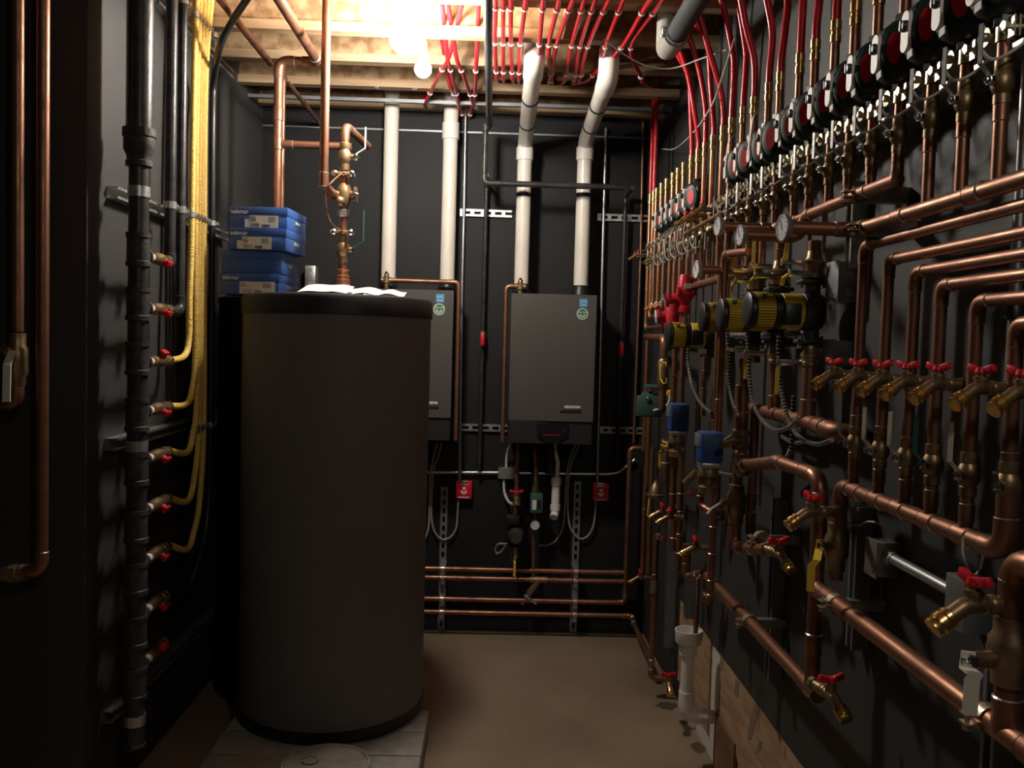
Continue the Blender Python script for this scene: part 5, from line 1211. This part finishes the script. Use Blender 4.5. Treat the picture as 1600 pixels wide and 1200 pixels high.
# big nearest drop
XN = .83; yn = P(1580, 1000, x=XN).y
def zn(py): return zat(XN, yn, py)
pipe('thick copper drop nearest the camera at the right edge, elbow at top', [(XN, .8, zn(872)), (XN, yn, zn(874)), (XN, yn, ZLo)], .0205, rings=((1, .22), (1, .48), (1, .9)), n=18)
bn = thing('ball_valve', 'big bronze ball valve with ivory lever on the nearest thick drop', 'valve', (XN, yn, zn(1068)))
obj('body', MB().lathe((XN, yn, zn(1072)), (0, 0, 1), [(0, .021), (.003, .027), (.02, .027), (.03, .034), (.075, .034), (.085, .027), (.11, .027), (.112, .021)], 18).cyl((XN, yn, zn(1030)), (XN-.07, yn-.01, zn(1028)), .014, 10), 'bronze', bn)
hv = V((XN-.075, yn-.01, zn(1028)))
obj('lever_handle', MB().strip([hv+V((0, -.004, .014)), hv+V((-.002, -.004, -.012)), P(1524, 1054, x=XN-.098), P(1519, 1062, x=XN-.10), P(1515, 1116, x=XN-.10)], (1, -.5, .05), .021, .004), 'whandle', bn, label='ivory lever')
obj('stem_nut', MB().lathe(hv+V((.012, 0, 0)), (-1, 0, 0), [(0, .016), (.012, .016), (.014, .007), (.022, .007)], 6), 'chrome', bn)
drain('big brass drain spigot with red handle on the nearest thick drop', 1521, 945, .765, 1.2, .12)
# ------------------------------------------------------------------ boxes, conduit, struts on the right wall
def rbox(lab, px0, px1, py0, py1, d, m='box_grey', y0=None):
    a = P(px0, py1, x=XR-d); b = P(px1, py0, x=XR-d); z0_, z1_ = min(a.z, b.z), max(P(px0, py0, x=XR-d).z, b.z)
    t = thing('junction_box', lab, 'electrical box', (XR-d/2, (a.y+b.y)/2, a.z))
    obj('box', MB().bb(XR-d, XR-.001, b.y, a.y, a.z, z1_, .004), m, t)
    obj('cover_plate', MB().bb(XR-d-.003, XR-d, b.y-.003, a.y+.003, a.z-.003, z1_+.003, .001), m, t)
    for f in (.25, .75): obj('knockout', MB().lathe(((XR-d/2), b.y, a.z+(z1_-a.z)*f), (0, -1, 0), [(0, .012), (.0012, .012)], 14), 'zinc', t)
    for f in (.12, .88): obj('screw', MB().lathe((XR-d-.003, b.y+(a.y-b.y)*f, a.z+(z1_-a.z)*f), (-1, 0, 0), [(0, .005), (.003, .004)], 8), 'chrome', t); return a, b
rbox('grey steel box behind the first elbowed water pipe', 1291, 1312, 413, 474, .055)
rbox('grey steel box just above the farthest spigot', 1285, 1305, 532, 572, .05)
a, b = rbox('grey steel box on the lower right wall, feeding a level conduit', 1352, 1372, 848, 892, .055, 'zinc')
cz = R(1400, 876, .03).z
obj('conduit', MB().tube([(XR-.03, b.y-.005, cz), (XR-.03, P(1500, 928, x=XR-.03).y, cz)], .0125, 12), 'emt', None, 'level steel conduit leaving the lower grey box towards the camera', 'conduit')
obj('conduit_connector', MB().lathe((XR-.03, b.y, cz), (0, -1, 0), [(0, .017), (.012, .017), (.014, .0145), (.03, .0145)], 12), 'zinc', None, 'conduit connector on the lower grey box', 'pipe fitting')
yk = P(1500, 928, x=XR-.03).y
rb2 = thing('junction_box', 'small dark box at the near end of the level conduit, behind the big spigot', 'electrical box', (XR-.03, yk-.03, cz-.05)); obj('box', MB().bb(XR-.06, XR-.001, yk-.07, yk, cz-.055, cz+.045, .003), 'box_grey', rb2)
ov = R(1588, 350, .03); obj('conduit', MB().tube([(XR-.025, ov.y, zat(XR-.025, ov.y, 640)), (XR-.025, ov.y, 3.2)], .0105, 12), 'emt', None, 'upright steel conduit behind the elbowed pipes at the right edge', 'conduit')
obj('conduit_sleeve', MB().lathe((XR-.025, ov.y, zat(XR-.025, ov.y, 500)), (0, 0, 1), [(0, .0115), (.003, .017), (.02, .017), (.024, .015), (.045, .015), (.048, .0115)], 12), 'bplastic', None, 'black coupling on the upright steel conduit at the right edge', 'pipe fitting')
def rstrut(lab, px, p0, p1, m='zinc'):
    y = P(px, (p0+p1)/2, x=XR-.03).y
    obj('strut_channel', strut_mb((XR, y, zat(XR-.03, y, p1)), (XR, y, zat(XR-.03, y, p0)), (-1, 0, 0), (0, 1, 0)), m, None, lab, 'strut channel', 'upright struts on the right wall')
rstrut('upright strut beside the drain pipe in the far right corner', 1045, 790, 1010, 'box_grey')
rstrut('upright strut behind the lowest main at the bronze valves', 1208, 780, 1060, 'box_grey')
rstrut('upright strut under the far end of the bottom manifold', 1337, 790, 1012, 'box_grey')
rstrut('upright strut below the ivory lever at the right edge', 1552, 1010, 1260, 'box_grey')
rstrut('upright strut behind the headers above the grey box', 1332, 285, 420)
rstrut('short upright strut behind the funnel drain tube', 1076, 800, 965, 'box_grey')
obj('conduit', MB().tube([R(1262, 520, .03), R(1262, 520, .03)+V((0, .9, 0))], .0105, 10), 'emt', None, 'steel conduit running level behind the drops of the yellow pumps', 'conduit')
w1 = smooth([R(1318, 790, .07), R(1322, 812, .06), R(1338, 822, .04), R(1358, 815, .03), R(1378, 822, .03), R(1382, 842, .03)], 5)
obj('loose_wire', MB().tube(w1, .0025, 6), 'wire', None, 'thin wire curling from the manifold end to the lower grey box', 'wire')
w1 = smooth([R(1505, 838, .11), R(1504, 862, .11), R(1512, 885, .1), R(1522, 900, .08), R(1530, 890, .06), R(1536, 868, .06)], 5)
obj('loose_wire', MB().tube(w1, .0025, 6), 'wire', None, 'thin wire dangling from the bottom manifold above the big spigot', 'wire')
# ------------------------------------------------------------------ white funnel drain
XFn = XR-.115; yf = P(1074, 1050, x=XFn).y
def zf(py): return zat(XFn, yf, py)
t = thing('funnel_drain', 'white plastic standpipe with a wide open funnel cup, by the tan board', 'drain pipe', (XFn, yf, zf(1128)))
zc_ = max(zf(1116), .075)
pts, _ = fillet([(XFn, yf, zf(1018)), (XFn, yf, zc_), (XR+.06, yf-.02, zc_-.006)], .05, 8)
obj('pipe', MB().tube(pts, .0265, 22), 'pvcw', t)
el, _ = fillet([(XFn, yf, zc_+.095), (XFn, yf, zc_), (XFn+.085, yf-.01, zc_-.004)], .052, 8)
obj('elbow', MB().tube(el, .0315, 22), 'pvcw', t)
cup = MB().lathe((XFn, yf, zf(1022)), (0, 0, 1), [(0, .0265), (0, .036), (.04, .036), (.045, .05), (.05, .054), (zf(984)-zf(1022), .056), (zf(984)-zf(1022), .051), (.058, .05), (.056, .02)], 28)
obj('funnel_cup', cup, 'pvcw', t)
pipe('thin copper drain tube ending over the white funnel', [(XFn+.02, yf-.03, zf(992)), (XFn+.02, yf-.03, zf(900))], .0095)
obj('valve_lever', MB().strip([R(1094, 898, .2), R(1089, 905, .2), R(1088, 945, .2)], (.3, 1, 0), .012, .004), 'whandle', None, 'ivory lever hanging above the white funnel', 'valve handle')
